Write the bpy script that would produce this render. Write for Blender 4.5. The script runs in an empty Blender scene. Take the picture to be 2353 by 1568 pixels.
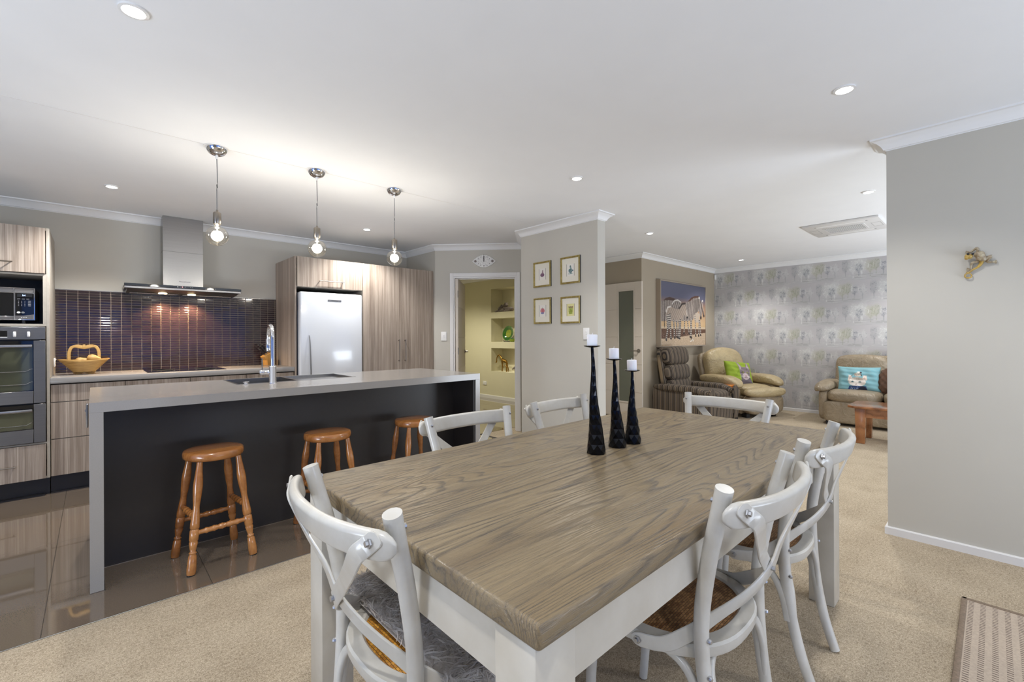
import bpy, bmesh, math, random
import numpy as np
from mathutils import Vector, Matrix
random.seed(7); RNG = np.random.default_rng(7)
SC = bpy.context.scene
COL = SC.collection
pi = math.pi

# ------------------------------------------------------------------ camera, world, light
cam_d = bpy.data.cameras.new('camera'); cam = bpy.data.objects.new('camera', cam_d); COL.objects.link(cam)
SC.camera = cam
YAW, ROLL, HC = .8210, -.0047, 1.237
cam_d.sensor_width = 36; cam_d.lens = 1032.0/2353*36; cam_d.clip_start = .05; cam_d.clip_end = 100
cam_d.shift_y = -(784-773.9)/2353
Rv = Vector((math.sin(YAW), -math.cos(YAW), 0)); Uv = Vector((0, 0, 1)); Fv = Vector((math.cos(YAW), math.sin(YAW), 0))
R2 = Rv*math.cos(ROLL)+Uv*math.sin(ROLL); U2 = -Rv*math.sin(ROLL)+Uv*math.cos(ROLL)
mw = Matrix.Identity(4)
for i in range(3):
    mw[i][0] = R2[i]; mw[i][1] = U2[i]; mw[i][2] = -Fv[i]
mw.translation = (0, 0, HC)
cam.matrix_world = mw
SC.view_settings.view_transform = 'Standard'; SC.view_settings.look = 'None'
SC.view_settings.exposure = 0.10; SC.view_settings.gamma = 1; SC.view_settings.use_curve_mapping = False
W = bpy.data.worlds.new('world'); SC.world = W; W.use_nodes = True
bg = W.node_tree.nodes['Background']; bg.inputs[0].default_value = (.10, .22, .62, 1); bg.inputs[1].default_value = 1.6
POWER_SPOT, POWER_PEND, POWER_FILL = 50, 13, 150

def lamp(kind, name, loc, power, col=(1, 1, 1), **kw):
    d = bpy.data.lights.new(name, kind); d.energy = power; d.color = col
    for k, v in kw.items(): setattr(d, k, v)
    o = bpy.data.objects.new(name, d); o.location = loc; COL.objects.link(o); return o
def aim(o, to):
    o.rotation_euler = (Vector(to)-o.location).to_track_quat('-Z', 'Y').to_euler()
# added fill uplights low by the unseen glazed walls, brightening the ceiling
for loc, pw, c_, sx_, sy_, to in (((-2.75, 1.3, .35), 1.0, (.82, .90, 1), 1.0, 3.4, (-1.9, 1.5, 2.45)), ((2.0, -2.75, .35), .52, (.80, .89, 1), 2.6, 1.0, (1.8, -1.8, 2.45)), ((6.2, -2.0, .35), 1.0, (.84, .92, 1), 2.8, 1.0, (6.2, -1.0, 2.45))):
    l = lamp('AREA', 'window_light', loc, POWER_FILL*pw, c_, shape='RECTANGLE', size=sx_, size_y=sy_); aim(l, to)

# ------------------------------------------------------------------ materials
def lin(c): return tuple(((v/255)/12.92 if v/255 <= .04045 else ((v/255+.055)/1.055)**2.4) for v in c)
def base(name):
    m = bpy.data.materials.new(name); m.use_nodes = True
    return m, m.node_tree, m.node_tree.nodes['Principled BSDF']
def tc(nt, scale=(1, 1, 1), out='Object'):
    t = nt.nodes.new('ShaderNodeTexCoord'); mp = nt.nodes.new('ShaderNodeMapping'); mp.inputs['Scale'].default_value = scale
    nt.links.new(t.outputs[out], mp.inputs[0]); return mp.outputs[0]
def noise(nt, vec, scale=1, detail=4, rough=.6, dist=0):
    n = nt.nodes.new('ShaderNodeTexNoise'); n.inputs['Scale'].default_value = scale; n.inputs['Detail'].default_value = detail
    n.inputs['Roughness'].default_value = rough; n.inputs['Distortion'].default_value = dist
    nt.links.new(vec, n.inputs['Vector']); return n.outputs['Fac']
def ramp(nt, fac, stops):
    r = nt.nodes.new('ShaderNodeValToRGB'); el = r.color_ramp.elements
    while len(el) > 1: el.remove(el[-1])
    el[0].position = stops[0][0]; el[0].color = (*lin(stops[0][1]), 1)
    for p, c in stops[1:]:
        e = el.new(p); e.color = (*lin(c), 1)
    nt.links.new(fac, r.inputs[0]); return r.outputs[0]
def math_(nt, op, a, b=0, c=None):
    n = nt.nodes.new('ShaderNodeMath'); n.operation = op
    for i, v in enumerate((a, b) if c is None else (a, b, c)):
        if isinstance(v, (int, float)): n.inputs[i].default_value = v
        else: nt.links.new(v, n.inputs[i])
    return n.outputs[0]
def bumpn(nt, p, h, strength, dist):
    b = nt.nodes.new('ShaderNodeBump'); b.inputs['Strength'].default_value = strength; b.inputs['Distance'].default_value = dist
    nt.links.new(h, b.inputs['Height']); nt.links.new(b.outputs[0], p.inputs['Normal'])
def mixc(nt, fac, a, b, mode='MIX'):
    n = nt.nodes.new('ShaderNodeMix'); n.data_type = 'RGBA'; n.blend_type = mode
    for i, v in ((0, fac), (6, a), (7, b)):
        if isinstance(v, (int, float)): n.inputs[i].default_value = v
        elif isinstance(v, tuple): n.inputs[i].default_value = (*lin(v), 1)
        else: nt.links.new(v, n.inputs[i])
    return n.outputs[2]
def sep(nt, v):
    n = nt.nodes.new('ShaderNodeSeparateXYZ'); nt.links.new(v, n.inputs[0]); return n.outputs
def plain(name, c, rough=.5, metal=0, var=0, vs=6, bump=0, bs=200, bd=.001, coat=0, stretch=(1, 1, 1), spec=.5, c2=None):
    m, nt, p = base(name)
    p.inputs['Base Color'].default_value = (*lin(c), 1); p.inputs['Roughness'].default_value = rough
    p.inputs['Metallic'].default_value = metal; p.inputs['Coat Weight'].default_value = coat
    p.inputs['Specular IOR Level'].default_value = spec
    v = tc(nt, stretch)
    d = c2 or tuple(max(0, x*(1-var)) for x in c)
    if var or c2:
        nt.links.new(ramp(nt, noise(nt, v, vs, 5), [(.3, d), (.7, c)]), p.inputs['Base Color'])
    else:
        # slight procedural variation everywhere
        nt.links.new(ramp(nt, noise(nt, v, 3, 2), [(.2, tuple(x*.985 for x in c)), (.8, c)]), p.inputs['Base Color'])
    if bump: bumpn(nt, p, noise(nt, v, bs, 3), bump, bd)
    return m
def emit(name, c, s):
    m, nt, p = base(name); p.inputs['Emission Color'].default_value = (*c, 1); p.inputs['Emission Strength'].default_value = s
    p.inputs['Base Color'].default_value = (.8, .8, .8, 1); return m
def laminate(name, lo, hi, sx=90, sz=1.2, rough=.42, axis='z'):
    m, nt, p = base(name)
    sc = (sx, sx, sz) if axis == 'z' else (sz, sx, sx)
    a = noise(nt, tc(nt, sc), 1, 6, .75)
    b = noise(nt, tc(nt, tuple(v*.18 for v in sc)), 1, 3, .5)
    f = math_(nt, 'ADD', math_(nt, 'MULTIPLY', a, .65), math_(nt, 'MULTIPLY', b, .35))
    mid = tuple((x+y)/2 for x, y in zip(lo, hi))
    nt.links.new(ramp(nt, f, [(.38, lo), (.5, mid), (.64, hi)]), p.inputs['Base Color'])
    p.inputs['Roughness'].default_value = rough
    bumpn(nt, p, a, .12, .001); return m
def wood(name, lo, mid, hi, ring=14, sc=(1, 6, 6), rough=.4, coat=0., bump=.3, warp=.5, pore=True, zmul=1):
    """grain runs along local x; contour lines of a stretched noise give cathedral figure"""
    m, nt, p = base(name)
    v = tc(nt, sc)
    n1 = noise(nt, v, warp, 3, .5, .3)
    w = math_(nt, 'FRACT', math_(nt, 'MULTIPLY', n1, ring))
    tri = math_(nt, 'ABSOLUTE', math_(nt, 'SUBTRACT', w, .5))
    fine = noise(nt, tc(nt, (sc[0]*3.2, sc[1]*34, sc[2]*34)), 1, 4, .7)
    big = noise(nt, tc(nt, (sc[0]*.6, sc[1]*.5, sc[2]*.5)), 1, 2, .5)
    f = math_(nt, 'ADD', math_(nt, 'MULTIPLY', tri, .62), math_(nt, 'ADD', math_(nt, 'MULTIPLY', fine, .62), math_(nt, 'MULTIPLY', big, .25)))
    c = ramp(nt, f, [(.36, lo), (.52, mid), (.74, hi)])
    nt.links.new(c, p.inputs['Base Color']); p.inputs['Roughness'].default_value = rough; p.inputs['Coat Weight'].default_value = coat
    p.inputs['Coat Roughness'].default_value = .15
    if bump: bumpn(nt, p, f, bump, .002)
    return m
def tablewood():
    m, nt, p = base('grey_washed_oak')
    v = tc(nt, (.42, 3.0, 3.0))
    n1 = noise(nt, v, .95, 2.5, .45, .3)
    w = math_(nt, 'FRACT', math_(nt, 'MULTIPLY', n1, 46))
    line = ramp(nt, w, [(0, (255, 255, 255)), (.16, (220, 220, 220)), (.34, (0, 0, 0)), (.9, (0, 0, 0)), (1, (255, 255, 255))])
    brk2 = ramp(nt, noise(nt, tc(nt, (7, 120, 120)), 1, 5, .8), [(.40, (0, 0, 0)), (.54, (255, 255, 255))])
    figure = ramp(nt, noise(nt, tc(nt, (.9, 4, 4)), 1, 2, .5), [(.30, (90, 90, 90)), (.5, (255, 255, 255))])
    dark = math_(nt, 'MULTIPLY', math_(nt, 'MULTIPLY', line, math_(nt, 'ADD', math_(nt, 'MULTIPLY', brk2, .75), .25)), figure)
    pores = ramp(nt, noise(nt, tc(nt, (8, 210, 210)), 1, 4, .85, .1), [(.50, (0, 0, 0)), (.66, (255, 255, 255))])
    streak = ramp(nt, noise(nt, tc(nt, (1.6, 60, 60)), 1, 4, .7), [(.45, (0, 0, 0)), (.7, (255, 255, 255))])
    tone = ramp(nt, noise(nt, tc(nt, (.8, 5, 5)), 1, 3, .6), [(.3, (110, 94, 71)), (.5, (134, 118, 91)), (.72, (122, 103, 74))])
    d2 = math_(nt, 'MINIMUM', math_(nt, 'ADD', math_(nt, 'MULTIPLY', dark, .66), math_(nt, 'ADD', math_(nt, 'MULTIPLY', pores, .40), math_(nt, 'MULTIPLY', streak, .22))), .9)
    c = mixc(nt, d2, tone, (62, 58, 56))
    nt.links.new(c, p.inputs['Base Color']); p.inputs['Roughness'].default_value = .34
    bumpn(nt, p, math_(nt, 'SUBTRACT', 1, d2), .4, .003)
    return m
def fabric_stripe(name):
    m, nt, p = base(name)
    v = tc(nt, (1, 1, 1), 'UV'); x = sep(nt, v)[0]
    f = math_(nt, 'FRACT', math_(nt, 'MULTIPLY', x, 11.5))
    g = math_(nt, 'FRACT', math_(nt, 'MULTIPLY', x, 57))
    c1 = ramp(nt, f, [(0, (28, 25, 24)), (.09, (28, 25, 24)), (.1, (104, 94, 84)), (.3, (96, 86, 76)), (.32, (38, 34, 33)), (.42, (40, 36, 34)), (.44, (134, 116, 92)), (.5, (134, 116, 92)), (.52, (62, 55, 52)), (.78, (74, 66, 62)), (.8, (118, 103, 84)), (.86, (40, 35, 33)), (1, (40, 35, 33))])
    c = mixc(nt, math_(nt, 'MULTIPLY', math_(nt, 'GREATER_THAN', g, .72), .35), c1, (150, 130, 102))
    nt.links.new(c, p.inputs['Base Color']); p.inputs['Roughness'].default_value = .95
    bumpn(nt, p, noise(nt, tc(nt), 500, 2), .3, .001); return m
def leather(name, c, c2):
    m, nt, p = base(name)
    nt.links.new(ramp(nt, noise(nt, tc(nt), 7, 4), [(.3, c2), (.65, c)]), p.inputs['Base Color'])
    p.inputs['Roughness'].default_value = .38
    a = noise(nt, tc(nt, (1, 1, 1)), 13, 3, .6, 1.2)
    bumpn(nt, p, a, .8, .02); return m
def attr_mat(name, rough=.6, bump=0, bs=300):
    m, nt, p = base(name)
    a = nt.nodes.new('ShaderNodeVertexColor'); a.layer_name = 'Col'
    nt.links.new(a.outputs[0], p.inputs['Base Color']); p.inputs['Roughness'].default_value = rough
    if bump: bumpn(nt, p, noise(nt, tc(nt), bs, 2), bump, .001)
    return m
def thin_glass(name, tint=(255, 255, 255), amount=.12, rough=.02):
    m, nt, p = base(name)
    out = nt.nodes['Material Output']; nt.nodes.remove(p)
    t = nt.nodes.new('ShaderNodeBsdfTransparent'); t.inputs[0].default_value = (*lin(tint), 1)
    g = nt.nodes.new('ShaderNodeBsdfGlossy'); g.inputs['Roughness'].default_value = rough
    lw = nt.nodes.new('ShaderNodeLayerWeight'); lw.inputs[0].default_value = .35
    mx = nt.nodes.new('ShaderNodeMixShader')
    f = math_(nt, 'MINIMUM', math_(nt, 'ADD', math_(nt, 'MULTIPLY', lw.outputs['Facing'], .55), amount), 1)
    nt.links.new(f, mx.inputs[0]); nt.links.new(t.outputs[0], mx.inputs[1]); nt.links.new(g.outputs[0], mx.inputs[2])
    nt.links.new(mx.outputs[0], out.inputs[0]); return m
def carpet():
    m, nt, p = base('beige_carpet')
    a = noise(nt, tc(nt), 210, 3, .8); b = noise(nt, tc(nt), 4, 3, .6); c0 = noise(nt, tc(nt), 75, 2, .7)
    f = math_(nt, 'ADD', math_(nt, 'MULTIPLY', a, .62), math_(nt, 'ADD', math_(nt, 'MULTIPLY', c0, .25), math_(nt, 'MULTIPLY', b, .13)))
    nt.links.new(ramp(nt, f, [(.36, (128, 112, 92)), (.5, (186, 170, 146)), (.64, (224, 210, 186))]), p.inputs['Base Color'])
    p.inputs['Roughness'].default_value = 1; p.inputs['Specular IOR Level'].default_value = .1
    bumpn(nt, p, f, .9, .009); return m
def rattan(name, lo, hi):
    m, nt, p = base(name)
    v = tc(nt, (118, 118, 1)); n = nt.nodes.new('ShaderNodeTexBrick')
    n.inputs['Scale'].default_value = 1; n.inputs['Brick Width'].default_value = 1.4; n.inputs['Row Height'].default_value = .8
    n.inputs['Mortar Size'].default_value = .09; n.inputs['Mortar Smooth'].default_value = .7
    n.inputs['Color1'].default_value = (*lin(lo), 1); n.inputs['Color2'].default_value = (*lin(hi), 1); n.inputs['Mortar'].default_value = (*lin(tuple(x*.35 for x in lo)), 1)
    nt.links.new(v, n.inputs['Vector'])
    nt.links.new(mixc(nt, math_(nt, 'MULTIPLY', noise(nt, tc(nt), 30, 3), .25), n.outputs['Color'], tuple(x*.62 for x in lo)), p.inputs['Base Color'])
    p.inputs['Roughness'].default_value = .45
    bumpn(nt, p, math_(nt, 'SUBTRACT', 1, n.outputs['Fac']), .6, .002); return m

M = {}
M['ceiling'] = plain('ceiling_white', (238, 239, 241), .9, bump=.05, bs=60)
M['cornice'] = plain('cornice_white', (236, 236, 236), .6)
M['wall'] = plain('wall_beige', (194, 190, 180), .85, bump=.05, bs=90)
M['wall_beige_dim'] = plain('wall_beige_dim', (168, 156, 137), .85, bump=.05, bs=90)  # beige wall paint darkened: the living room's dimness put into its colour
M['wall_hall'] = plain('wall_cream', (214, 208, 178), .8, bump=.05, bs=90)
M['trim'] = plain('trim_white', (226, 224, 222), .4)
M['door'] = plain('door_paint', (214, 203, 189), .45)
M['carpet'] = carpet()
M['tile'] = plain('floor_tile_glaze', (116, 102, 87), .05, var=.12, vs=260, coat=.7, spec=.8)
M['grout'] = plain('grout_brown', (70, 64, 58), .8)
M['bgrout'] = plain('splashback_grout', (150, 134, 118), .35)
M['lam'] = laminate('woodgrain_laminate', (124, 109, 96), (194, 180, 166))
M['lamedge'] = plain('laminate_edge', (176, 168, 156), .5, var=.06, vs=30)
M['benchtop'] = plain('engineered_stone_top', (154, 150, 146), .2, var=.05, vs=300, spec=.5)
M['blackpanel'] = plain('charcoal_panel', (45, 41, 40), .38, var=.05, vs=40)
M['kick'] = plain('black_kickboard', (36, 34, 34), .3)
M['steel'] = plain('brushed_steel', (172, 170, 168), .27, 1, var=.06, vs=1, stretch=(2, 2, 260))
M['steelh'] = plain('brushed_steel_horizontal', (150, 148, 148), .3, 1, var=.08, vs=1, stretch=(2, 2, 200))
M['ovensteel'] = plain('oven_steel', (126, 124, 122), .34, .9, var=.05, vs=1, stretch=(2, 2, 200))
M['chrome'] = plain('chrome', (225, 225, 228), .06, 1)
M['satin'] = plain('satin_handle', (150, 142, 132), .3, 1)
M['blackglass'] = plain('black_glass', (14, 14, 16), .04, 0, coat=.4)
M['ovenglass'] = plain('oven_glass', (84, 86, 66), .06, 0, coat=.5, var=.2, vs=2)
M['fridge'] = plain('fridge_white', (222, 226, 232), .16, 0, coat=.25)
M['fridgeedge'] = plain('fridge_edge_grey', (120, 128, 145), .25, .4)
M['white'] = plain('white_plastic', (235, 234, 232), .35)
M['greyplastic'] = plain('grey_plastic', (120, 120, 122), .4)
M['black'] = plain('black_plastic', (22, 22, 24), .35)
M['glasstile'] = plain('plum_glass_tile', (58, 42, 45), .09, 0, coat=.4, var=.3, vs=9)
M['glasstile2'] = plain('dark_glass_tile', (46, 35, 41), .07, 0, coat=.5, var=.3, vs=9)
M['stoolwood'] = wood('honey_stained_pine', (112, 66, 32), (152, 96, 48), (184, 126, 70), 6, (1, 1, .35), .22, .6, .05)
M['tabletop'] = tablewood()
M['cream'] = plain('distressed_cream_paint', (202, 196, 184), .4, c2=(184, 176, 161), vs=5, bump=.05, bs=40)
M['chairwhite'] = plain('chair_antique_white', (208, 206, 200), .3, c2=(188, 183, 172), vs=7, bump=.04, bs=40, coat=.2)
M['bolt'] = plain('bolt_steel', (190, 190, 192), .3, .9)
M['rattan'] = rattan('brown_rattan', (124, 84, 50), (186, 142, 96))
M['rattan2'] = rattan('golden_rattan', (170, 108, 28), (228, 166, 62))
def furmat():
    m, nt, p = base('shaggy_grey_fur'); out = nt.nodes['Material Output']; nt.nodes.remove(p)
    c = ramp(nt, noise(nt, tc(nt), 30, 3), [(.3, (226, 220, 214)), (.7, (250, 246, 242))])
    d = nt.nodes.new('ShaderNodeBsdfDiffuse'); t = nt.nodes.new('ShaderNodeBsdfTranslucent'); mx = nt.nodes.new('ShaderNodeMixShader'); mx.inputs[0].default_value = .5
    nt.links.new(c, d.inputs[0]); nt.links.new(c, t.inputs[0]); nt.links.new(d.outputs[0], mx.inputs[1]); nt.links.new(t.outputs[0], mx.inputs[2]); nt.links.new(mx.outputs[0], out.inputs[0]); return m
M['fur'] = furmat()
M['furbase'] = plain('shaggy_backing', (214, 207, 200), .95)
M['iron'] = plain('hammered_black_iron', (30, 30, 34), .17, .75, var=.4, vs=20)
M['wax'] = plain('white_wax', (236, 236, 240), .5); 
M['wax'].node_tree.nodes['Principled BSDF'].inputs['Subsurface Weight'].default_value = .15
M['bulb'] = thin_glass('clear_bulb_glass', (250, 246, 238), .09)
M['filament'] = emit('bulb_filament', (1, .93, .8), 60)
M['downlight'] = emit('downlight_lens', (1, .98, .95), 22)
M['hoodlamp'] = emit('hood_lamp', (1, .78, .42), 30)
M['led_blue'] = emit('display_blue', (.25, .45, 1), 5)
M['led_red'] = emit('indicator_red', (1, .08, .08), 5)
M['paint'] = attr_mat('printed_picture', .5)
M['wallpaper'] = attr_mat('toile_wallpaper', .75)
M['clothprint'] = attr_mat('printed_cushion_cloth', .9, .3)
M['gold'] = plain('gilt_frame', (186, 168, 104), .35, .35, c2=(140, 120, 66), vs=40)
M['matboard'] = plain('cream_mount_board', (226, 220, 204), .8)
M['champagne'] = plain('champagne_frame', (178, 165, 150), .35, .4)
M['stripe'] = fabric_stripe('striped_chenille')
M['leather'] = leather('tan_leather', (186, 167, 128), (168, 150, 114))
M['leather2'] = leather('taupe_leather', (158, 142, 118), (140, 125, 102))
M['pine'] = wood('orange_pine', (150, 74, 22), (196, 108, 38), (222, 138, 58), 5, (1, 4, 4), .25, .4, .05)
M['rimu'] = wood('red_brown_timber', (100, 60, 34), (136, 86, 50), (160, 108, 68), 6, (1.2, 5, 5), .25, .4, .05)
M['browncloth'] = plain('brown_ruched_cloth', (112, 78, 56), .6, var=.35, vs=14)
M['bamboo'] = plain('bamboo_wood', (204, 168, 104), .45, c2=(174, 136, 78), vs=5, stretch=(4, 4, 30))
M['blockwood'] = plain('knife_block_wood', (200, 152, 82), .4, c2=(172, 124, 60), vs=5, stretch=(20, 20, 2))
M['knife'] = plain('knife_handle_black', (34, 32, 34), .3)
M['frosted'] = plain('frosted_green_glass', (98, 100, 84), .18, 0, coat=.4)
M['clockmetal'] = plain('beaten_silver', (240, 238, 234), .35, 0, var=.16, vs=60, bump=.5, bs=90, bd=.003)
M['greenglaze'] = plain('green_glazed_china', (70, 120, 36), .08, 0, coat=.6, c2=(28, 74, 40), vs=16)
M['yellowglaze'] = plain('yellow_green_glaze', (160, 160, 40), .08, 0, coat=.6, c2=(90, 130, 36), vs=22)
M['bronze'] = plain('gilt_bronze', (160, 124, 58), .28, .9)
M['greystone'] = plain('grey_stone_carving', (140, 128, 122), .6, var=.35, vs=30)
M['frog'] = plain('frog_painted_resin', (190, 180, 152), .3, c2=(120, 92, 62), vs=60, coat=.4)
M['frogyellow'] = plain('frog_yellow_resin', (196, 162, 72), .3, c2=(158, 130, 70), vs=40, coat=.4)
M['mat'] = plain('ribbed_mat_taupe', (186, 170, 152), .95, var=.1, vs=90, bump=.3, bs=400)
M['matedge'] = plain('mat_binding', (140, 122, 104), .95, var=.2, vs=80)
M['slot'] = plain('mat_slot_dark', (112, 98, 88), .95)
M['acwhite'] = plain('aircon_white', (214, 212, 210), .45)
M['acgrille'] = plain('aircon_grille', (150, 149, 148), .5)
M['slotdark'] = plain('shadow_gap', (60, 58, 58), .8)
M['aluminium'] = plain('window_aluminium', (70, 72, 76), .4, .6)
M['winglass'] = thin_glass('window_glass', (240, 246, 250), .05)

# ------------------------------------------------------------------ geometry helpers
ORG = {}
def tag(o, label, cat, group=None, kind=None):
    if label: o['label'] = label
    if cat: o['category'] = cat
    if group: o['group'] = group
    if kind: o['kind'] = kind
def thing(name, label, cat, loc=(0, 0, 0), rz=0, group=None):
    o = bpy.data.objects.new(name, None); COL.objects.link(o); o.empty_display_size = .05
    o.location = loc; o.rotation_euler = (0, 0, rz); tag(o, label, cat, group)
    ORG[o.name] = Vector(loc); return o
def B(): return bmesh.new()
def finish(name, me, m, parent, smooth, world, label):
    me.materials.append(m)
    if smooth is True:
        me.polygons.foreach_set('use_smooth', [True]*len(me.polygons))
    elif smooth:
        me.polygons.foreach_set('use_smooth', [True]*len(me.polygons)); me.set_sharp_from_angle(angle=math.radians(smooth))
    if parent is not None:
        org = ORG[parent.name]
        if world and org.length > 0: me.transform(Matrix.Translation(-org))
    o = bpy.data.objects.new(name, me); COL.objects.link(o)
    if parent is not None:
        o.parent = parent; ORG[o.name] = org
    else: ORG[o.name] = Vector((0, 0, 0))
    if label: o['label'] = label
    return o
def part(name, bm, m, parent=None, smooth=40, world=True, label=None):
    bmesh.ops.recalc_face_normals(bm, faces=bm.faces)
    me = bpy.data.meshes.new(name); bm.to_mesh(me); bm.free()
    return finish(name, me, M[m], parent, smooth, world, label)
def single(name, bm, m, label, cat, group=None, smooth=40, kind=None, origin=None):
    o = part(name, bm, m, None, smooth)
    if origin is not None:
        o.data.transform(Matrix.Translation(-Vector(origin))); o.location = origin; ORG[o.name] = Vector(origin)
    tag(o, label, cat, group, kind); return o
def struct(name, bm, m, smooth=None):
    o = part(name, bm, m, None, smooth); o['kind'] = 'structure'; return o
def box(bm, x0, x1, y0, y1, z0, z1, bev=0, seg=1, mat=None):
    x0, x1 = sorted((x0, x1)); y0, y1 = sorted((y0, y1)); z0, z1 = sorted((z0, z1))
    t = bmesh.new(); bmesh.ops.create_cube(t, size=1)
    bmesh.ops.scale(t, verts=t.verts, vec=(x1-x0, y1-y0, z1-z0)); bmesh.ops.translate(t, verts=t.verts, vec=((x0+x1)/2, (y0+y1)/2, (z0+z1)/2))
    if bev: bmesh.ops.bevel(t, geom=list(t.edges), offset=min(bev, .49*min(x1-x0, y1-y0, z1-z0)), segments=seg, affect='EDGES', profile=.5)
    if mat is not None: bmesh.ops.transform(t, matrix=mat, verts=t.verts)
    me = bpy.data.meshes.new('t'); t.to_mesh(me); t.free(); bm.from_mesh(me); bpy.data.meshes.remove(me); return bm
def ring_stitch(bm, rings, closed=True, cap=True):
    for a, b in zip(rings, rings[1:]):
        n = len(a)
        for i in range(n if closed else n-1):
            j = (i+1) % n
            try: bm.faces.new((a[i], a[j], b[j], b[i]))
            except ValueError: pass
    if cap:
        for r in (rings[0], rings[-1]):
            try: bm.faces.new(r)
            except ValueError: pass
def smoothpath(pts, n=4):
    """Catmull-Rom"""
    P = [Vector(p) for p in pts]; out = []
    for i in range(len(P)-1):
        p0 = P[max(i-1, 0)]; p1 = P[i]; p2 = P[i+1]; p3 = P[min(i+2, len(P)-1)]
        for k in range(n):
            t = k/n
            out.append(.5*((2*p1)+(-p0+p2)*t+(2*p0-5*p1+4*p2-p3)*t*t+(-p0+3*p1-3*p2+p3)*t**3))
    out.append(P[-1]); return out
def sweep(bm, pts, sec, up=(0, 0, 1), scales=None, cap=True, ups=None):
    """sweep 2d section (u along side, v along up-ish) down a 3d path"""
    P = [Vector(p) for p in pts]; rings = []
    for i, p in enumerate(P):
        t = (P[min(i+1, len(P)-1)]-P[max(i-1, 0)]).normalized()
        u0 = Vector(ups[i] if ups else up)
        side = t.cross(u0)
        if side.length < 1e-4: side = t.cross(Vector((1, .01, 0)))
        side.normalize(); v = side.cross(t).normalized(); s = scales[i] if scales else 1
        rings.append([bm.verts.new(p+side*a*s+v*b*s) for a, b in sec])
    ring_stitch(bm, rings, True, cap); return bm
def circ(r, n=10, ry=None):
    ry = r if ry is None else ry
    return [(r*math.cos(2*pi*k/n), ry*math.sin(2*pi*k/n)) for k in range(n)]
def rrect(w, h, r, n=3):
    out = []
    for cx, cy, a0 in ((w/2-r, h/2-r, 0), (-w/2+r, h/2-r, pi/2), (-w/2+r, -h/2+r, pi), (w/2-r, -h/2+r, 1.5*pi)):
        for k in range(n+1):
            a = a0+pi/2*k/n; out.append((cx+r*math.cos(a), cy+r*math.sin(a)))
    return out
def tube(bm, pts, r, n=10, up=(0, 0, 1), cap=True):
    if isinstance(r, (int, float)): return sweep(bm, pts, circ(r, n), up, cap=cap)
    return sweep(bm, pts, circ(1, n), up, scales=list(r), cap=cap)
def lathe(bm, prof, n=24, loc=(0, 0, 0), mat=None, sx=1, sy=1, rot=0):
    rings = []; loc = Vector(loc)
    for r, z in prof:
        ring = []
        for k in range(n):
            a = 2*pi*k/n+rot; v = Vector((max(r, 1e-4)*math.cos(a)*sx, max(r, 1e-4)*math.sin(a)*sy, z))
            if mat is not None: v = mat @ v
            ring.append(bm.verts.new(v+loc))
        rings.append(ring)
    ring_stitch(bm, rings); return bm
def along(p0, p1):
    """matrix mapping +z to p0->p1 direction, origin at p0"""
    p0, p1 = Vector(p0), Vector(p1); q = (p1-p0).to_track_quat('Z', 'Y'); return Matrix.Translation(p0) @ q.to_matrix().to_4x4(), (p1-p0).length
def prism(bm, poly, h0, h1, f, bev=0):
    """extrude 2d polygon between h0 and h1; f maps (a,b,h)->xyz"""
    t = bmesh.new()
    a = [t.verts.new(f(x, y, h0)) for x, y in poly]; b = [t.verts.new(f(x, y, h1)) for x, y in poly]
    n = len(poly)
    t.faces.new(a); t.faces.new(b[::-1])
    for i in range(n): t.faces.new((a[i], a[(i+1) % n], b[(i+1) % n], b[i]))
    if bev: bmesh.ops.bevel(t, geom=list(t.edges), offset=bev, segments=2, affect='EDGES', profile=.5)
    me = bpy.data.meshes.new('t'); t.to_mesh(me); t.free(); bm.from_mesh(me); bpy.data.meshes.remove(me); return bm
def puff(bm, c, s, k=4, n=8, mat=None, deform=None, uv=None):
    """rounded box (superellipsoid) centred c with full sizes s"""
    t = bmesh.new(); bmesh.ops.create_cube(t, size=2)
    bmesh.ops.subdivide_edges(t, edges=list(t.edges), cuts=n, use_grid_fill=True)
    for v in t.verts:
        p = v.co; q = (abs(p.x)**k+abs(p.y)**k+abs(p.z)**k)**(1/k); p = p/q
        p = Vector((p.x*s[0]/2, p.y*s[1]/2, p.z*s[2]/2))
        if deform: p = deform(p)
        p = p+Vector(c)
        if mat is not None: p = mat @ p
        v.co = p
    me = bpy.data.meshes.new('t'); t.to_mesh(me); t.free(); bm.from_mesh(me); bpy.data.meshes.remove(me); return bm
def ball(bm, c, r, n=10, s=(1, 1, 1), mat=None):
    prof = [(r*math.sin(pi*k/n), -r*math.cos(pi*k/n)) for k in range(n+1)]
    return lathe(bm, [(a, b*s[2]) for a, b in prof], max(8, n+2), c, mat, s[0], s[1])
def uvbox(o, scale=1., vert='z', rot=0.):
    """simple UVs: u = horizontal distance along the surface, v = height (local)"""
    me = o.data; uv = me.uv_layers.new(name='UVMap')
    for p in me.polygons:
        n = p.normal
        for li in p.loop_indices:
            co = me.vertices[me.loops[li].vertex_index].co
            uv.data[li].uv = ((co.x if abs(n.y) >= abs(n.x) or vert == 'x' else co.y)*scale, co.z*scale)
def uvx(o, axis):
    me = o.data; uv = me.uv_layers.new(name='UVMap')
    for l in me.loops:
        co = me.vertices[l.vertex_index].co; uv.data[l.index].uv = (co[axis], co[(axis+1) % 3])
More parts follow.
